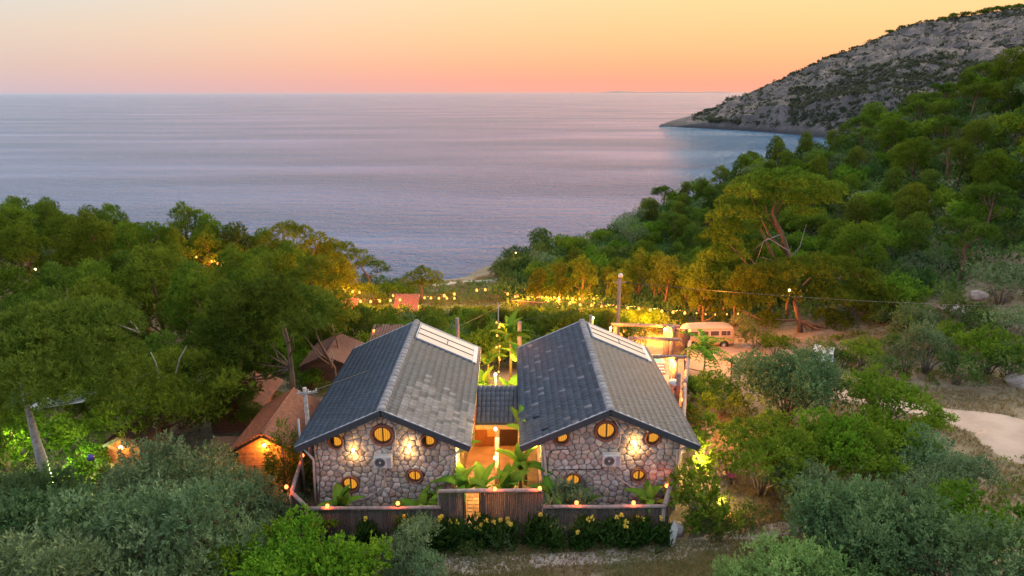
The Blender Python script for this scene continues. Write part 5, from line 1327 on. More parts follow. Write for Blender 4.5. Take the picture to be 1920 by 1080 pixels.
px_tree('pine_tree', 34.5, (300, 850), [(300, 810), (310, 760), (300, 700)],
    [(250, 740, 40), (300, 730, 44), (350, 735, 44), (400, 745, 38), (280, 780, 36), (330, 775, 38), (380, 780, 34), (220, 770, 34), (320, 690, 42), (270, 700, 40), (370, 695, 40), (430, 720, 34)],
    M['leaf_pine'], 'pine whose low boughs hang over the small lit cabin', dens=10, seed=16, rt=.18, flat=.75, deady=2.6, dead=([(330, 700), (337, 672), (350, 648)], [(245, 718), (262, 706), (282, 700)], [(262, 624), (236, 614), (214, 606)], [(262, 624), (252, 610), (242, 600)], [(300, 712), (292, 680), (280, 655)]))
px_tree('pine_tree', 38, (180, 820), [(180, 780), (185, 740), (190, 700)],
    [(150, 720, 44), (200, 730, 44), (240, 700, 44), (180, 690, 40), (120, 700, 40), (170, 760, 38), (220, 770, 36)],
    M['leaf_pine_dark'], 'shaded pine between the floodlit trunk and the small cabin', dens=10, seed=17, rt=.18, flat=.75)
# feathery saplings beside the clearing
def feather_tree(px, py, rpx, h, label, n=16):
    p, t = hit(px, py, h); O = Vector((p.x, p.y, ground(p.x, p.y))); r = rpx * t / FPX; rng = random.Random(px)
    root = empty('feather_leaf_tree', O, 0, label, 'tree', 'feather leaved saplings by the clearing'); hh = p.z - O.z
    MB().tube([(0, 0, -.2), (.08, 0, hh * .5), (0, 0, hh + .1)], [.07, .05, .03], 7).build('trunk', M['bark_grey'], root)
    def frond(L):
        V = []; F = []; T = []; k = 11
        for i in range(1, k + 1):
            f = i / k; x = L * f; z = .25 * math.sin(f * 2.2) * L - .5 * f * f * L
            for s in (-1, 1):
                w = .30 * L * (1 - .5 * f) * (.5 + min(1, f * 3) * .5); o = len(V); q = .055 * L / 1.0
                V += [(x - q, 0, z), (x + q * .2, s * w * .5, z + .03), (x + q * 1.3, s * w, z - .08 * L), (x + q, s * .02, z)]; F.append((o, o + 1, o + 2, o + 3)); T += [rng.random()] * 4
        return npmesh('frond', V, F, T)
    fm = frond(r * 1.15); fm.materials.append(M['leaf_maquis'] if px > 1340 else M['leaf_bright'])
    for i in range(n):
        a = i * 2.4; e = rng.uniform(-.1, .75); o = link('frond', fm, None, root, (0, 0, hh - rng.uniform(0, .5) * r)); o.rotation_euler = (rng.uniform(-.2, .2), -e, a); s = rng.uniform(.75, 1.1); o.scale = (s, s, s)
feather_tree(1322, 648, 40, 2.6, 'feather leaved sapling in front of the camper van', 22)
feather_tree(1386, 690, 26, 2.2, 'smaller feather leaved sapling in front of the orange clearing', 14); feather_tree(1372, 672, 22, 2.6, 'thin feather leaved sapling beside its smaller twin', 12)
feather_tree(1410, 668, 22, 2.3, 'feather leaved sapling touching the round olive', 12)

# bananas
def banana_leaf(L, W, droop, seed):
    rng = random.Random(seed); V = []; F = []; T = []; n = 12; m = 5
    for i in range(n + 1):
        f = i / n; w = W * math.sin(math.pi * min(1, (.06 + f * .94)) ** .8) ** .6 * (1 if f < .97 else .3) * (.15 if f < .1 else 1)
        x = L * (f - droop * .25 * f ** 3); z = L * (.18 * math.sin(f * 2.4) - droop * f ** 2.2)
        for j in range(m):
            t = (j / (m - 1) - .5) * 2; V.append((x - abs(t) * .04, t * w * .5, z + abs(t) * w * .16 - abs(t) ** 2 * .04 + rng.uniform(-.012, .012))); T.append(.75 if j == 2 else rng.uniform(.1, .5))
    F = [(i * m + j, i * m + j + 1, (i + 1) * m + j + 1, (i + 1) * m + j) for i in range(n) for j in range(m - 1)]
    me = npmesh('leaf', V, F, T, smooth=True); me.materials.append(M['leaf_banana']); return me
BL = [banana_leaf(1.5, .50, .25, 1), banana_leaf(1.5, .54, .5, 2), banana_leaf(1.5, .46, .1, 3), banana_leaf(1.5, .5, .7, 4)]
M['banana_stem'] = pmat('banana_stem', (.22, .20, .07), (.15, .11, .05), 3, .7)
def banana(px, py, Y, L, stem, n, label, seed):
    rng = random.Random(seed); p = on_y(px, py, Y); zb = ground(p.x, Y); h = stem + (.45 if Y < 31 else 0)
    root = empty('banana_plant', (p.x, Y, zb), 0, label, 'banana plant', 'banana plants in the gardens')
    MB().tube([(0, 0, -.1), (.02, 0, h * .6), (0, 0, h + .15)], [.11, .09, .05], 9).build('stem', M['banana_stem'], root)
    for i in range(n):
        s = L / 1.5 * 1.25 * rng.uniform(.75, 1.1); o = link('leaf', BL[rng.randrange(4)], None, root, (0, 0, h - .05 + .02 * i)); o.scale = (s, s, s)
        o.rotation_euler = (rng.uniform(-.5, .5), -rng.uniform(.45, 1.35), i * 2.4 + rng.uniform(-.5, .5))
for a in [(640, 940, 26.7, 1.15, .35, 9, 'banana plant under the low round window, beside the corner lantern'), (792, 945, 26.7, 1.0, .35, 8, 'banana plant before the wall under the small lower window'), (828, 935, 26.9, .95, .5, 7, 'banana plant at the garden corner by the gate screen'),
          (745, 945, 26.6, .8, .2, 5, 'small banana plant behind the lantern on the low rail'), (868, 905, 27.4, 1.2, .9, 8, 'banana plant in front of the glowing passage door'), (905, 905, 27.6, 1.3, .7, 8, 'banana plant directly behind the gateway'),
          (950, 905, 27.5, 1.35, .7, 9, 'banana plant with upright leaves right of the lamp post'), (975, 880, 28.6, 1.3, 1.2, 8, 'banana plant close to the side wall of the dark tiled house'), (985, 850, 30.2, 1.4, 2.0, 8, 'tall banana plant reaching the eaves by the passage'),
          (865, 860, 30.6, 1.1, 1.0, 7, 'banana plant at the back of the passage garden'), (1035, 925, 27.0, 1.1, .6, 6, 'banana plant beside the downpipe behind the grey bush'), (1100, 940, 26.9, 1.0, .3, 7, 'dark banana plant at the foot of the wall between two lanterns'),
          (1218, 935, 26.9, 1.15, .35, 10, 'banana plant with stiff spread leaves at the end of the front garden'), (957, 640, 42.5, 1.7, 3.1, 9, 'tallest banana plant glowing beyond the passage roof'), (972, 665, 40.6, 1.5, 2.2, 8, 'tall banana plant against the far eaves'),
          (905, 700, 38.6, 1.4, 1.2, 8, 'banana plant left of the bright post lamp'), (955, 705, 37.6, 1.4, 1.3, 8, 'banana plant right of the bright post lamp'), (915, 665, 42, 1.2, 1.6, 6, 'banana plant deep in the middle garden'), (968, 730, 35.6, 1.2, 1.5, 7, 'banana plant peeping over the passage roof')]:
    banana(*a, int(a[0] * 7))
lamp(.2, 40.2, 13.6, 50, GOLD, .08); lamp(1.0, 36.0, 13.0, 40, GOLD, .08); lamp(-1.0, 38.9, 12.6, 30, GOLD, .08)

# yellow flowering cannas along the front of the fence
M['leaf_canna'] = leafmat('leaf_canna', (.025, .06, .012), (.06, .12, .025), .3, .2, .01)
M['petal'] = leafmat('petal', (.75, .55, .06), (.85, .68, .18), .3, .1, .01)
cn = []
for s in range(3):
    rng = np.random.default_rng(90 + s); n = 190
    P = np.stack([rng.normal(size=n) * .22, rng.normal(size=n) * .16, rng.random(n) * .75], 1); Dd = unit(np.stack([rng.normal(size=n) * .5, rng.normal(size=n) * .5, .6 + rng.random(n)], 1))
    V, F, t = sprays(rng, P, Dd, 3, .2, .34, .085, .5, True); m = npmesh('leaves', V, F, t); m.materials.append(M['leaf_canna']); cn.append(m)
V, F, t = sprays(np.random.default_rng(5), np.zeros((7, 3)), unit(np.random.default_rng(6).normal(size=(7, 3)) + np.array([0, 0, .5])), 4, .05, .10, .075, .6, True)
pm = npmesh('flower', V, F, t); pm.materials.append(M['petal'])
FL = [(690, 975, 1), (700, 985, 0), (770, 985, 1), (790, 975, 2), (815, 985, 2), (838, 990, 3), (858, 1000, 2), (895, 985, 3), (905, 1000, 2), (935, 975, 4), (950, 965, 4), (925, 990, 1), (1012, 985, 1), (1035, 1000, 1), (1060, 985, 1), (1085, 975, 1), (1100, 980, 2), (1125, 975, 1), (1150, 985, 2), (1175, 980, 2), (1200, 985, 2), (1225, 985, 1), (1240, 1000, 1)]
WH = ['on the cabins side', 'beside the gateway', 'before the gate screen', 'below the grey bush', 'on the clearing side']
for i, (px, py, nf) in enumerate(FL):
    if i in (1, 4, 9, 14, 17, 21): continue
    x = fx(px, 985); y = YFN - .35 - .25 * (i % 2); r = empty('canna_plant', (x, y, ground(x, y)), random.uniform(0, 6), f'canna clump {["with no open flower", "with one yellow flower", "with two yellow flowers", "with three yellow flowers", "topped by four yellow flowers"][nf]} {WH[0 if px < 800 else 1 if px < 910 else 2 if px < 1000 else 3 if px < 1070 else 4]}', 'flowering plant', 'yellow flowering cannas in front of the fence')
    s = random.uniform(.75, 1.4); o = link('leaves', cn[i % 3], None, r); o.scale = (s, s, s)
    for k in range(nf):
        a = (random.uniform(-.25, .25), random.uniform(-.2, .2), 1.1 * s + random.uniform(-.1, .25)); link('flower', pm, None, r, a); MB().tube([(a[0] * .3, a[1] * .3, 0), a], .01, 4).build('stem', M['leaf_canna'], r)

# shrubs and small trees picked out one by one
B = plant_px
near = [
 ('oliveA', 318, 872, 100, 'grey olive with rounded crown in front of the small lit cabin', 'olive_tree'), ('oliveB', 235, 905, 62, 'smaller grey olive at the skirt of the rounded one', 'olive_tree'),
 ('oliveC', 335, 965, 112, 'grey olive directly below the rounded olive', 'olive_tree'), ('oliveA', 165, 985, 120, 'broad grey olive below the floodlit pine trunk', 'olive_tree'), ('thickA', 30, 1000, 110, 'dark olive cut by the frame edge beneath the lit garden', 'olive_tree'),
 ('oliveA', 280, 1052, 120, 'large olive at the very bottom, left of the bright green bush', 'olive_tree'), ('oliveC', 95, 1075, 120, 'olive in the lowest corner on the cabin side', 'olive_tree'), ('oliveB', 412, 1010, 95, 'olive between the grey grove and the bright green bush', 'olive_tree'),
 ('oliveC', 455, 930, 70, 'grey olive in front of the lamp lit cabin', 'olive_tree'), ('oliveA', 510, 945, 52, 'small grey olive beside the short side fence', 'olive_tree'), ('thickA', 50, 915, 75, 'dark blue green olive under the floodlit trunk', 'olive_tree'), ('oliveA', 400, 905, 40, 'olive seedling bush by the cabin corner', 'shrub'),
 ('brightA', 560, 1062, 108, 'bright green bush in front of the low fence', 'shrub'), ('brightB', 650, 1058, 74, 'bright green bush right against the pale grey bush', 'shrub'), ('brightA', 470, 1060, 80, 'bright green bush low beside the olive grove', 'shrub'), ('brightB', 600, 985, 32, 'bright green shoots below the corner of the low fence', 'shrub'),
 ('oliveC', 772, 1012, 52, 'pale grey upright bush before the low fence', 'shrub'), ('oliveB', 735, 1030, 32, 'small pale grey bush beside the upright one', 'shrub'), ('oliveC', 800, 1070, 42, 'pale grey bush at the bottom edge by the track', 'shrub'), ('oliveA', 745, 1078, 34, 'low grey sprig at the bottom beside the bright bush', 'shrub'),
 ('maquisA', 885, 1022, 26, 'low weedy clump in front of the gateway', 'shrub'), ('maquisC', 930, 1008, 30, 'grey weeping bush in front of the gate screen', 'shrub'),
 ('oliveA', 1060, 925, 62, 'hazy grey bush hiding the low round window', 'shrub'), ('maquisC', 1030, 975, 40, 'grey green bush spilling over the front fence', 'shrub'), ('maquisC', 1090, 985, 34, 'dark bush among the cannas under the lantern', 'shrub'),
 ('freshA', 1480, 1070, 92, 'light green bush with rounded top in the lower foreground', 'shrub'), ('freshA', 1405, 1085, 62, 'light green bush edging the dirt track', 'shrub'), ('freshA', 1565, 1092, 88, 'light green bush in the bottom row', 'shrub'), ('freshA', 1665, 1100, 66, 'fresh green bush at the bottom edge', 'shrub'), ('freshA', 1375, 1098, 36, 'light green bush nearest the bottom beside the track', 'shrub'),
 ('oliveA', 1545, 915, 74, 'silvery olive standing above the dark thicket', 'olive_tree'), ('oliveC', 1490, 890, 46, 'small silvery bush left of the silvery olive', 'shrub'), ('thickA', 1600, 960, 98, 'dark grey green olive in the thicket', 'olive_tree'), ('thickB', 1690, 985, 98, 'dark olive in the heart of the thicket', 'olive_tree'),
 ('maquisC', 1745, 930, 72, 'olive with thin bare twigs near the road bend', 'olive_tree'), ('greenA', 1850, 985, 88, 'olive at the edge of the dry grass verge', 'olive_tree'), ('thickB', 1890, 1050, 100, 'olive in the lowest corner on the road side', 'olive_tree'), ('oliveB', 1760, 1065, 84, 'shadowy olive above the bottom edge', 'olive_tree'), ('maquisB', 1650, 1020, 80, 'shadowy olive behind the light green row', 'olive_tree'), ('thickB', 1545, 990, 70, 'dark bush behind the light green row', 'shrub'),
 ('greenA', 1435, 850, 84, 'large green bush beside the scooter', 'shrub'), ('greenA', 1480, 825, 70, 'green bush behind the large one', 'shrub'), ('brightB', 1560, 822, 70, 'leafy green bush midway to the road', 'shrub'), ('greenA', 1620, 850, 70, 'darker green bush below the leafy one', 'shrub'), ('brightA', 1690, 820, 66, 'fresh green bush by the road end', 'shrub'),
 ('greenA', 1660, 735, 70, 'tall round green bush between the olive and the road', 'shrub'), ('maquisB', 1610, 790, 40, 'dark bush below the tall round green one', 'shrub'), ('brightB', 1752, 790, 32, 'small fresh bush at the near edge of the road', 'shrub'), ('oliveB', 1745, 850, 68, 'blue grey bush under the road edge', 'shrub'), ('oliveC', 1800, 890, 52, 'blue grey bush by the dry verge', 'shrub'),
 ('roundO', 1482, 702, 90, 'round dense olive in front of the clearing', 'olive_tree'), ('maquisC', 1540, 700, 40, 'olive shoot at the side of the round dense olive', 'shrub'),
 ('hedge', 1325, 900, 60, 'yellow green climber mass beside the side fence', 'shrub'), ('hedge', 1305, 940, 36, 'lower climber mass near the brick pile', 'shrub'), ('maquisB', 1340, 940, 32, 'dark weeds behind the brick pile', 'shrub'), ('hedge', 1322, 835, 38, 'tall climber beyond the roof corner', 'shrub'), ('hedge', 1318, 790, 34, 'yellow lit bush outside the patio fence', 'shrub'), ('hedge', 1310, 750, 32, 'lit bush halfway along the patio fence', 'shrub'),
 ('greenA', 1330, 720, 40, 'broad bush outside the patio fence', 'shrub'), ('greenA', 1360, 745, 36, 'dark bush beneath the feathery saplings', 'shrub'), ('maquisB', 1395, 760, 30, 'dark scrub left of the round dense olive', 'shrub'), ('hedge', 1303, 712, 24, 'pinkish flecked bush at the patio corner', 'shrub'), ('maquisA', 1375, 800, 24, 'small weed clump on the yellow earth strip', 'shrub'), ('maquisA', 1400, 960, 38, 'brown weedy clump before the large green bush', 'shrub'), ('maquisA', 1350, 985, 34, 'brown weeds right of the stump', 'shrub'),
 ('oliveC', 1745, 640, 44, 'grey green tree at the foot of the scree', 'olive_tree'), ('greenA', 1862, 650, 46, 'small tree with pale trunk by the dry grass', 'tree'), ('maquisB', 1800, 675, 40, 'dark thicket between two small trees', 'shrub'), ('maquisB', 1905, 660, 44, 'dark thicket above the large boulder', 'shrub'), ('maquisC', 1700, 665, 36, 'grey thicket left of the scree tree', 'shrub'),
 ('maquisB', 1420, 622, 34, 'dark bush right behind the camper van', 'shrub'), ('greenA', 1455, 640, 26, 'bush at the back corner of the clearing', 'shrub'), ('maquisC', 1396, 598, 28, 'dark scrub over the van roof', 'shrub'), ('maquisB', 1545, 648, 34, 'dark bush under the broad pine', 'shrub'), ('maquisA', 1585, 668, 26, 'low bush behind the pale car', 'shrub'),
 ('maquisC', 1715, 598, 40, 'brownish scrub beside the scree', 'shrub'), ('maquisA', 1850, 600, 40, 'scrub bush between scree and boulder', 'shrub'), ('greenA', 1790, 628, 34, 'bush just below the scree rocks', 'shrub'), ('maquisB', 1660, 678, 30, 'scrub bush behind the tall round green bush', 'shrub'), ('maquisC', 1900, 600, 44, 'grey scrub at the frame edge above the boulder', 'shrub'), ('maquisA', 1680, 640, 34, 'scrub at the right skirt of the broad pine', 'shrub'),
 ('greenA', 262, 838, 26, 'bush against the lamp side of the small lit cabin', 'shrub'), ('greenA', 186, 846, 34, 'bush crowding the wall of the small lit cabin', 'shrub'), ('pineD', 395, 447, 52, 'crest pine above the half hidden bulbs', 'pine_tree'), ('pineA', 350, 428, 46, 'crest pine left of the half hidden bulbs', 'pine_tree'), ('pineC', 445, 462, 42, 'crest pine beside the glowing umbrella pine', 'pine_tree'), ('pineC', 20, 800, 30, 'young pine at the frame edge in the floodlit garden', 'pine_tree'),
  ('maquisB', 712, 522, 20, 'bush at the seaward foot of the umbrella pines', 'shrub'), ('maquisA', 742, 526, 17, 'bush tailing off the wood above the cove', 'shrub'), ('maquisB', 768, 533, 13, 'last low bush of the wood before the bank', 'shrub'), ('maquisB', 686, 520, 20, 'dark bush between the umbrella pine trunks', 'shrub'),
 ('maquisB', 934, 497, 20, 'bush at the very tip of the wooded point', 'shrub'), ('maquisB', 956, 490, 26, 'dark bush near the tip of the point', 'shrub'), ('maquisB', 982, 486, 22, 'bush behind the lone lamp on the point', 'shrub'), ('maquisB', 1018, 486, 24, 'bush below the lone bushy pine', 'shrub'), ('maquisA', 1055, 474, 26, 'bush right of the lone bushy pine', 'shrub'), ('maquisB', 1096, 462, 26, 'bush on the neck of the point', 'shrub'), ('maquisB', 1000, 505, 20, 'bush on the landward side of the point', 'shrub'), ('maquisA', 1050, 500, 24, 'bush on the slope down to the reed fence', 'shrub'),
  ('greenA', 640, 541, 20, 'golden lit bush behind the sloping bulb string', 'shrub'), ('greenA', 672, 545, 22, 'golden lit bush at the end of the sloping bulb string', 'shrub'), ('hedge', 704, 540, 24, 'yellow bush before the umbrella pines', 'shrub'), ('greenA', 735, 540, 22, 'bush behind the clean red roof', 'shrub'), ('greenA', 764, 546, 16, 'small bush before the rounded bank tree', 'shrub'), ('maquisB', 850, 548, 15, 'bush on the dry bank behind the middle bulbs', 'shrub'), ('maquisA', 955, 530, 18, 'bush where the bank meets the point', 'shrub'),
 ('pineC', 1010, 528, 26, 'pine just behind the far bulb row', 'pine_tree'), ('pineC', 1050, 518, 30, 'golden pine behind the reed fence', 'pine_tree'), ('pineA', 1095, 508, 34, 'golden pine left of the lamp pole', 'pine_tree'), ('pineA', 1200, 500, 36, 'golden pine right of the lamp pole', 'pine_tree'), ('pineC', 1250, 515, 36, 'golden pine above the pergola beams', 'pine_tree'),
 ('pineC', 468, 752, 30, 'young pine in front of the half hidden cabin roof', 'pine_tree'), ('greenA', 562, 690, 28, 'leafy bush masking the brown cabin wall', 'shrub'), ('maquisB', 520, 742, 22, 'bush in the gap behind the lamp lit cabin', 'shrub'),
 ('greenA', 585, 708, 24, 'bush at the foot of the dark brown cabin', 'shrub'), ('maquisB', 560, 712, 24, 'dark bush between the two red roofed cabins', 'shrub'), ('maquisB', 610, 722, 20, 'low bush tight against the slate eaves', 'shrub'), ('greenA', 665, 660, 22, 'bush behind the slate roof beside a dark low pine', 'shrub'),
 ('greenA', 1620, 655, 32, 'little tree with forked stem under the broad pine', 'tree'),
 ('maquisC', 15, 760, 40, 'lime lit bush in the floodlit garden', 'shrub'), ('hedge', 20, 800, 44, 'bright lime bush nearest the frame edge', 'shrub'), ('hedge', 95, 800, 36, 'floodlit bush right of the pale trunk', 'shrub'), ('hedge', 160, 870, 32, 'small vivid lime sapling by the purple ball', 'shrub'), ('hedge', 120, 890, 30, 'floodlit low bush in front of the sapling', 'shrub'), ('greenA', 150, 800, 46, 'dark bush above the lime sapling', 'shrub')]
for key, px, py, r, lb, nm in near: B(key, px, py, r, name=nm, label=lb, cat='tree' if 'tree' in nm else 'shrub')
B('conifer', 528, 855, 42, .5, 'conifer_tree', 'dark feathery conifer between lamp lit cabin and side fence', 'tree')
p, _ = hit(120, 893, .8); lamp(p.x, p.y - .6, ground(p.x, p.y) + 1.2, 90, (.72, 1, .35), .1); p, _ = hit(30, 840, 1); lamp(p.x, p.y, ground(p.x, p.y) + 1.8, 70, (.8, 1, .2), .1)
lamp(9.4, 30.5, 12.6, 60, GOLD, .1); lamp(12.6, 34.5, 13.2, 60, WARM, .1); lamp(9.6, 27.6, 12.0, 18, GOLD, .1); p, _ = hit(1400, 690); lamp(p.x - 1, p.y + 3, ground(p.x, p.y) + 4.5, 260, WARM, .15)
p = on_y(170, 858, 30); o = MB().lathe([(.17 * math.sin(a * .314), -.17 * math.cos(a * .314)) for a in range(11)], n=16).build('garden_ball', pmat('purple_glass', (.10, .06, .35), None, rough=.15), loc=p); tag(o, 'purple glass garden ball above the lime sapling', 'ball')

# bougainvillea
rng = np.random.default_rng(77); p = on_y(778, 596, 60); O = Vector((p.x, 60, ground(p.x, 60)))
C = np.array([(0, 0, 1.4, 1.2, .9), (1.2, .2, 1.9, .9, .7), (-1.0, .3, 1.0, .9, .8), (-.8, -.8, .6, .8, .6), (1.9, .4, 2.1, .6, .5)])
r = empty('bougainvillea', O, 0, 'red flowering bougainvillea beside the clean red roof', 'shrub')
link('foliage', make_leaves('foliage', M['leaf_hedge'], rng, C, 9, 8, .3, .14, .08, quad=True), None, r); link('blossom', make_leaves('blossom', M['leaf_red'], rng, C * np.array([1, 1, 1.05, 1.03, 1.03]), 3.2, 6, .2, .16, .12, quad=True), None, r)

# ---- woods: many trees, each its own object
taken = [(o.location.x, o.location.y) for o in COL.objects if o.get('category') in ('tree', 'cabin', 'house', 'pergola', 'van')]
def free(x, y, d): return all((x - a) ** 2 + (y - b) ** 2 > d * d for a, b in taken)
def inframe(p, m=170):
    q = project(p); return q[2] > 0 and -m < q[0] < 1920 + m and -m < q[1] < 1080 + 2.5 * m
W = random.Random(21)
def wood(n, xr, yr, ok, dist, keys, smin, smax, labelf, name, cat, group, sink=0, **kw):
    c = 0; k = 0
    _sc = kw.get('sc')
    while c < n and k < n * 60:
        k += 1; x = W.uniform(*xr); y = W.uniform(*yr); z = ground(x, y)
        if z < .6 or not ok(x, y, z) or not inframe((x, y, z + 2)) or not free(x, y, dist): continue
        if kw.get('top') and any((x - a) ** 2 + (y - b) ** 2 < 7 for a, b in BULBS): continue
        key = W.choice(keys)
        if kw.get('top'):
            s_ = smax
            while s_ > .2 and project((x, y, z + PROTO[key][2] * s_ * 1.05))[1] < kw['top'](project((x, y, z))[0]): s_ -= .05
            if s_ <= .2: continue
            s = W.uniform(min(smin, s_), s_); plant(key, x, y, z - sink, s, s, None, name, labelf(x, y), cat, group); taken.append((x, y)); c += 1; continue
        s = W.uniform(smin, smax) * (_sc(x, y) if _sc else 1); plant(key, x, y, z - sink, s, s * W.uniform(.9, 1.12), None, name, labelf(x, y), cat, group); taken.append((x, y)); c += 1
    return c
def lab_left(x, y):
    if y > 84: return 'pine on the seaward crest of the wood, outlined against the water'
    if y > 66: return 'pine in the upper wood just below the crest'
    if y > 48: return 'pine in the middle of the dark wood left of the cabins'
    return 'big near pine in the wood beyond the olives' if x < -24 else 'pine crowding over the cabin roofs'
okl = lambda x, y, z: (x < -17 - max(0, (46 - y)) * .15) and not (x > -24 and y < 37) and (y < 52 or x < -14 - (y - 52) * .05) and not (y > 78 and x > -22) and not (y > 97)
n1 = wood(105, (-84, -13), (33, 97), okl, 4.3, ['pineA', 'pineB', 'pineC', 'pineD', 'pineD'], .72, .98, lab_left, 'pine_tree', 'tree', 'pines of the wood behind the cabins', sc=lambda x, y: .78 if y > 80 else .9 if y > 70 else 1)
n2 = wood(70, (-84, -13), (30, 97), okl, 2.4, ['maquisB', 'maquisC', 'pineC'], .7, 1.0, lambda x, y: 'young growth filling a gap between the pines of the left wood', 'shrub', 'shrub', 'undergrowth bushes of the pine wood')
def lab_val(x, y): return ('bush in the garden valley between cabins and bulbs' if x < -4 else 'bush behind the houses below the long bulb rows')
okv = lambda x, y, z: (-20 < x < 17) and 47.5 < y < 84 and not (x > 6 and y < 55) and not (11 < x and y < 62) and not (y > 74 and -9 < x < 9)
n3 = wood(190, (-22, 17), (47.5, 86), okv, 1.45, ['greenA', 'maquisA', 'maquisB', 'maquisC', 'greenA', 'pineC'], .6, .95, lab_val, 'shrub', 'shrub', 'bushes in the valley garden', top=lambda px: 566 + max(0, px - 560) * .02)
# straight lit pines behind the van
okr = lambda x, y, z: x > 3 + (y - 62) * .0 and 60 < y < 86 and x < 27
n4 = wood(40, (4, 28), (60, 88), lambda x, y, z: (x > 6 and y > 62 and x > 5 + (y < 66) * 3 and x > 4 + (y - 62) * .3), 2.2, ['pineY', 'pineY', 'pineA'], .5, .9, lambda x, y: 'slender orange lit pine in the row behind the bulbs', 'pine_tree', 'tree', 'lit pines behind the bulb strings', top=lambda px: 520 if px < 1000 else 505 - (px - 1000) * .18)
def lab_hill(x, y):
    if x > 70: return 'pine high on the steep hillside near the skyline'
    if y > 118: return 'pine along the seaward edge of the hill'
    if y > 92: return 'pine on the lower slope facing the cove'
    return 'pine on the hillside above the broad spreading pine'
okh = lambda x, y, z: y > 58 and x > 8 and (x - 24) * .6 + (y - 60) > 10 and y < 137 and not (y > 95 and x < 26)
n5 = wood(125, (8, 105), (58, 137), okh, 4.6, ['pineA', 'pineC', 'pineD', 'pineC', 'pineV'], .52, .8, lab_hill, 'pine_tree', 'tree', 'pines scattered over the hillside')
def lab_scrub(x, y):
    if y > 112: return 'rounded scrub bush low on the point above the water'
    if x > 60: return 'rounded scrub bush high on the steep hill'
    return 'rounded scrub bush on the middle of the hillside'
okm = lambda x, y, z: y > 46 and x > -1 and ((x - 24) * .6 + (y - 60) > (6 if x < 30 else -4)) and y < 138
n6 = wood(295, (-2, 105), (50, 138), okm, 2.2, ['maquisA', 'maquisB', 'maquisC', 'greenA', 'maquisB', 'maquisA', 'greenA', 'maquisB'], .85, 1.35, lab_scrub, 'scrub_bush', 'shrub', 'rounded scrub covering the hillside', .2)
print('woods', n1, n2, n3, n4, n5, n6)

# low scrub carpet over the hills and the bank, far past counting: one joined mesh each
def carpet(name, n, xr, yr, ok, mat, label, h=(.4, .9), per=13, ll=.16, lw=.08, seed=0, tl=.3):
    rng = np.random.default_rng(seed); X = rng.uniform(*xr, n * 3); Y = rng.uniform(*yr, n * 3); Z = np.array([ground(a, b) for a, b in zip(X, Y)])
    k = np.array([z > .4 and ok(a, b, z) and inframe((a, b, z), 330) for a, b, z in zip(X, Y, Z)]); X, Y, Z = X[k][:n], Y[k][:n], Z[k][:n]
    P = []; Dd = []
    for x, y, z in zip(X, Y, Z):
        r = rng.uniform(*h); d = unit(rng.normal(size=(per, 3)) + np.array([0, 0, .7])); d[:, 2] = abs(d[:, 2]); P.append(np.array([x, y, z]) + d * r * np.array([1, 1, .7])); Dd.append(unit(d + np.array([0, 0, .5])))
    V, F, t = sprays(rng, np.concatenate(P), np.concatenate(Dd), 7, tl, ll, lw, .9)
    link(name, npmesh(name, V, F, t), mat, kind='stuff', label=label)
carpet('undergrowth', 13500, (-2, 125), (46, 138), lambda x, y, z: y > 60 and (x - 24) * .6 + (y - 60) > 2 and x > 0, M['leaf_maquis'], 'low scrub covering the hillside between the bushes', (.5, 1.3), 8, .24, .12, 1, .45)
carpet('undergrowth', 1500, (-24, 18), (47, 86), lambda x, y, z: not (x > 8 and y < 62), M['leaf_maquis'], 'low garden growth in the valley under the bulbs', (.2, .45), 10, .15, .08, 11, .25)
carpet('undergrowth', 900, (-75, -13), (30, 104), lambda x, y, z: x < -16 or y > 50, M['leaf_maquis'], 'low scrub under the pine wood', seed=2)
carpet('undergrowth', 700, (-24, 14), (84, 116), lambda x, y, z: z > 1.2, M['leaf_maquis'], 'low scrub on the bank above the cove', (.25, .6), seed=3)
carpet('undergrowth', 500, (12, 45), (26, 56), lambda x, y, z: project((x, y, z))[0] > 1430 and project((x, y, z))[1] > 620 and not (project((x, y, z))[0] > 1600 and 725 < project((x, y, z))[1] < 860) and not (1460 > project((x, y, z))[0] and project((x, y, z))[1] < 720), M['leaf_hedge'], 'weeds and low brush around the road', (.15, .4), 10, .12, .05, 4, .2)
# dry grass blades
M['dry_grass'] = leafmat('dry_grass', (.24, .17, .07), (.36, .27, .13), .3, .1, .01); M['green_grass'] = leafmat('green_grass', (.15, .15, .05), (.34, .29, .13), .3, .1, .01)
def grass(name, n, xr, yr, ok, mat, label, h, seed):
    rng = np.random.default_rng(seed); X = rng.uniform(*xr, n); Y = rng.uniform(*yr, n); k = (fbm(X / 2.2, Y / 2.2, seed, 3) > -.12); X, Y = X[k], Y[k]
    Z = np.array([ground(a, b) for a, b in zip(X, Y)]); k = np.array([ok(a, b) for a, b in zip(X, Y)]); X, Y, Z = X[k], Y[k], Z[k]
    P = np.stack([X, Y, Z], 1); Dd = unit(np.stack([rng.normal(size=len(X)) * .4, rng.normal(size=len(X)) * .4, np.ones(len(X))], 1))
    V, F, t = sprays(rng, P, Dd, 4, .05, h, .03, .6); link(name, npmesh(name, V, F, t), mat, kind='stuff', label=label)
fp = lambda x, y: y < YFN - .15
grass('grass', 26000, (-9, 16), (21.5, 25.7), fp, M['green_grass'], 'rough grass along the front of the fence', .14, 5)
grass('dry_grass', 14000, (-9, 16), (21.5, 25.7), fp, M['dry_grass'], 'dry grass tufts beside the dirt track', .16, 6)
_rs = [(ROAD[i][0] * (1 - f) + ROAD[i + 1][0] * f, ROAD[i][1] * (1 - f) + ROAD[i + 1][1] * f, ROAD[i][2] * (1 - f) + ROAD[i + 1][2] * f) for i in range(len(ROAD) - 1) for f in (0, .2, .4, .6, .8)]
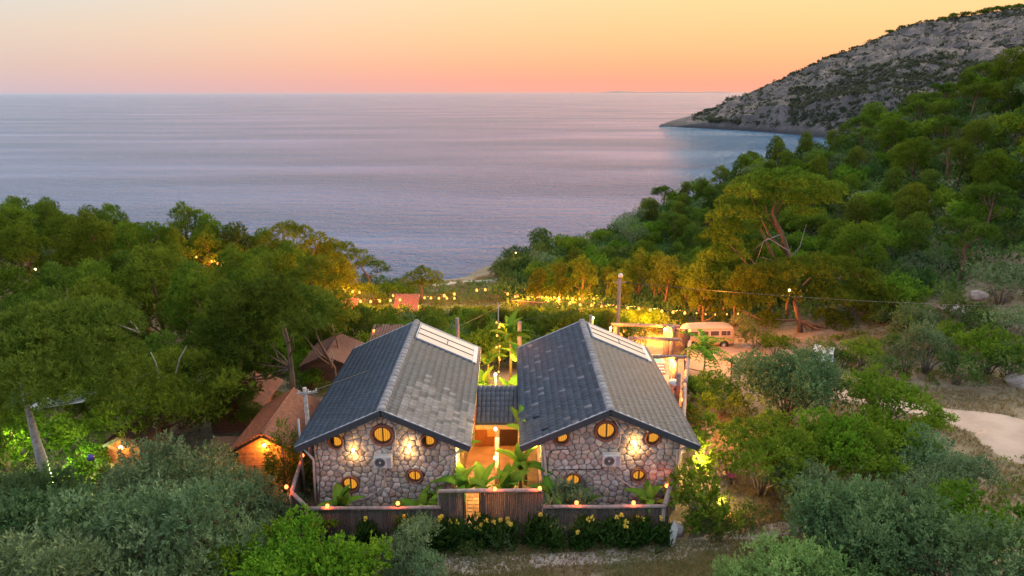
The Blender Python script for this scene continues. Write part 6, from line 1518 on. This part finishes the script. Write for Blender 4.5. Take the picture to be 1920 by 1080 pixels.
def rd(x, y):
    if any((x - a) ** 2 + (y - b) ** 2 < (w * .95) ** 2 for a, b, w in _rs): return False
    q = project((x, y, ground(x, y))); return q[0] > 1560 - max(0, q[1] - 760) and q[0] < 2000
grass('dry_grass', 42000, (14, 44), (25, 56), rd, M['dry_grass'], 'dry golden grass on both sides of the road', .2, 7)
grass('dry_grass', 14000, (7, 16), (25, 38), lambda x, y: x > 9 + (y - 27) * .3, M['dry_grass'], 'dry grass between the side fence and the bushes', .16, 8)
grass('dry_grass', 30000, (-22, 14), (84, 113), lambda x, y: ground(x, y) > .6, M['dry_grass'], 'dry grass on the bank above the cove', .35, 9)
# headland scrub: small dark bushes, and trees along its crest
rng = np.random.default_rng(5); P = []; Dd = []
for k in range(9500):
    a = rng.integers(0, HN); b = int(rng.random() * (HM - 2)) + 2
    p = HV[b, a]; q = b / HM; qx = project(p)[0]
    if p[2] < 5 or qx < 1300: continue
    dn = -.02 + (.10 if q > .5 else 0) + (.12 if qx < 1480 else 0) + (.04 if qx > 1750 else 0)
    if q < .93 and fbm(p[0] / 40, p[2] / 20, 61, 3) < dn and rng.random() > .10: continue
    d = unit(rng.normal(size=(9, 3)) + np.array([0, -.3, .6])); r = rng.uniform(.6, 1.7); P.append(p + d * r * np.array([1, 1, .8])); Dd.append(d)
V, F, t = sprays(rng, np.concatenate(P), np.concatenate(Dd), 5, .6, 1.1, .7, 1.0); link('scrub', npmesh('scrub', V, F, t), M['leaf_headland'], kind='stuff', label='dark scrub clinging to the headland')
for k, (px, s, lb) in enumerate([(1448, .6, 'lowest'), (1522, .7, 'second'), (1560, .8, ''), (1600, .8, ''), (1668, 1.2, ''), (1690, 1.0, ''), (1742, 1.4, ''), (1765, 1.5, ''), (1785, 1.6, ''), (1808, 1.6, ''), (1835, 1.5, ''), (1852, 1.7, ''), (1868, 1.7, ''), (1890, 1.6, ''), (1908, 1.8, ''), (1925, 1.6, ''), (1640, .7, ''), (1580, .6, ''), (1485, .5, ''), (1715, .9, ''), (1822, 1.0, ''), (1878, 1.2, '')]):
    # stand it on the crest
    best = min(range(HN), key=lambda a: abs(project(HV[HM - 1, a])[0] - px)); q = HV[HM - 1, best]
    plant('pineFar', q[0], q[1] - 1, q[2] - 1.6 * s, s * .8, None, None, 'pine_tree', 'small umbrella pine on the headland skyline' if px > 1700 else 'small wind bent pine lower down the headland crest', 'tree', 'pines along the headland crest')
# ---- names for the many: nearest landmark, then order from the left
LM = [((60, 505), 'round the lone pinkish light'), ((150, 400), 'on the broad top of the crest'), ((330, 420), 'on the falling crest'), ((440, 500), 'by the half hidden bulbs'), ((30, 640), 'at the frame edge beyond the floodlit pine'), ((200, 560), 'in the middle of the wood'), ((330, 620), 'above the small lit cabin'),
      ((450, 600), 'above the timber cabins'), ((150, 720), 'near the shade sail'), ((560, 620), 'beside the forked pale trunk'), ((640, 600), 'by the orange lit cabin'), ((760, 600), 'beside the bougainvillea'), ((700, 560), 'under the sloping bulb string'), ((860, 600), 'behind the stout wooden pole'), ((900, 570), 'below the short swag of bulbs'),
      ((1000, 600), 'behind the dark tiled ridge'), ((1060, 520), 'behind the reed fence'), ((1160, 500), 'behind the tall lamp pole'), ((1280, 520), 'above the pergola'), ((1330, 590), 'over the camper van'), ((950, 490), 'round the lone lamp on the point'), ((1050, 450), 'beside the lone bushy pine'), ((1150, 410), 'on the low seaward spur'),
      ((1250, 360), 'where the hill edge meets the water'), ((1330, 300), 'on the rising hill edge'), ((1300, 440), 'left of the dead grey limbs'), ((1460, 340), 'behind the top of the tallest pine'), ((1450, 260), 'under the headland boulders'), ((1600, 240), 'below the headland slope'), ((1600, 350), 'right of the tallest pine'), ((1700, 440), 'on the mid slope past the spreading pine'),
      ((1750, 180), 'on the skyline shoulder'), ((1750, 300), 'halfway below the skyline shoulder'), ((1890, 120), 'at the skyline by the frame edge'), ((1880, 260), 'on the steep face at the frame edge'), ((1860, 400), 'on the shaded face at the frame edge'), ((1860, 520), 'just above the scree'), ((1760, 560), 'beside the grey scree rocks'), ((1660, 560), 'at the skirt of the spreading pine'), ((1560, 440), 'between the two great pines')]
ORD = ['first', 'second', 'third', 'fourth', 'fifth', 'sixth', 'seventh', 'eighth', 'ninth', 'tenth', 'eleventh', 'twelfth', 'thirteenth', 'fourteenth', 'fifteenth', 'sixteenth', 'seventeenth', 'eighteenth', 'nineteenth', 'twentieth']
for tens in ('twenty', 'thirty', 'forty'): ORD += [f'{tens}-{u}' for u in ORD[:9]] + [{'twenty': 'thirtieth', 'thirty': 'fortieth', 'forty': 'fiftieth'}[tens]]
bpy.context.view_layer.update()
NOUN = {'pines of the wood behind the cabins': 'pine', 'undergrowth bushes of the pine wood': 'young bush', 'bushes in the valley garden': 'garden bush', 'lit pines behind the bulb strings': 'slender lit pine', 'pines scattered over the hillside': 'hillside pine', 'rounded scrub covering the hillside': 'scrub bush', 'pines along the headland crest': 'headland pine'}
TONE = {'leaf_olive': 'grey green', 'leaf_maquis': 'dark green', 'leaf_hedge': 'yellow green', 'leaf_pine': 'green', 'leaf_pine_dark': 'dark', 'leaf_fresh': 'pale green', 'leaf_bright': 'bright green'}
NOUN['yellow flowering cannas in front of the fence'] = 'canna'
bag = {}
for o in list(COL.objects):
    gname = o.get('group')
    if gname and 'cannas' in gname: bag.setdefault((gname, '', o['label']), []).append((o.location.x, o)); continue
    if gname in NOUN:
        q = project(o.location + Vector((0, 0, 2.5 * o.scale.x))); tone = TONE.get(o.children[0].data.materials[0].name, 'green')
        where = min(LM, key=lambda l: (l[0][0] - q[0]) ** 2 + (1.6 * (l[0][1] - q[1])) ** 2)[1] if 'headland' not in gname else 'on the headland skyline'
        bag.setdefault((gname, tone, where), []).append((q[0], o))
for (gname, tone, where), L in bag.items():
    L.sort(key=lambda t: t[0])
    for i, (_, o) in enumerate(L):
        o['label'] = (f'{tone} {NOUN[gname]} {where}' if tone else where) + ('' if len(L) == 1 else f', {ORD[min(i, 49)]} from the left' if i else ', leftmost there' if len(L) > 2 else ', the left one')
print('tris', sum(len(m.polygons) for m in bpy.data.meshes), 'objects', len(COL.objects))
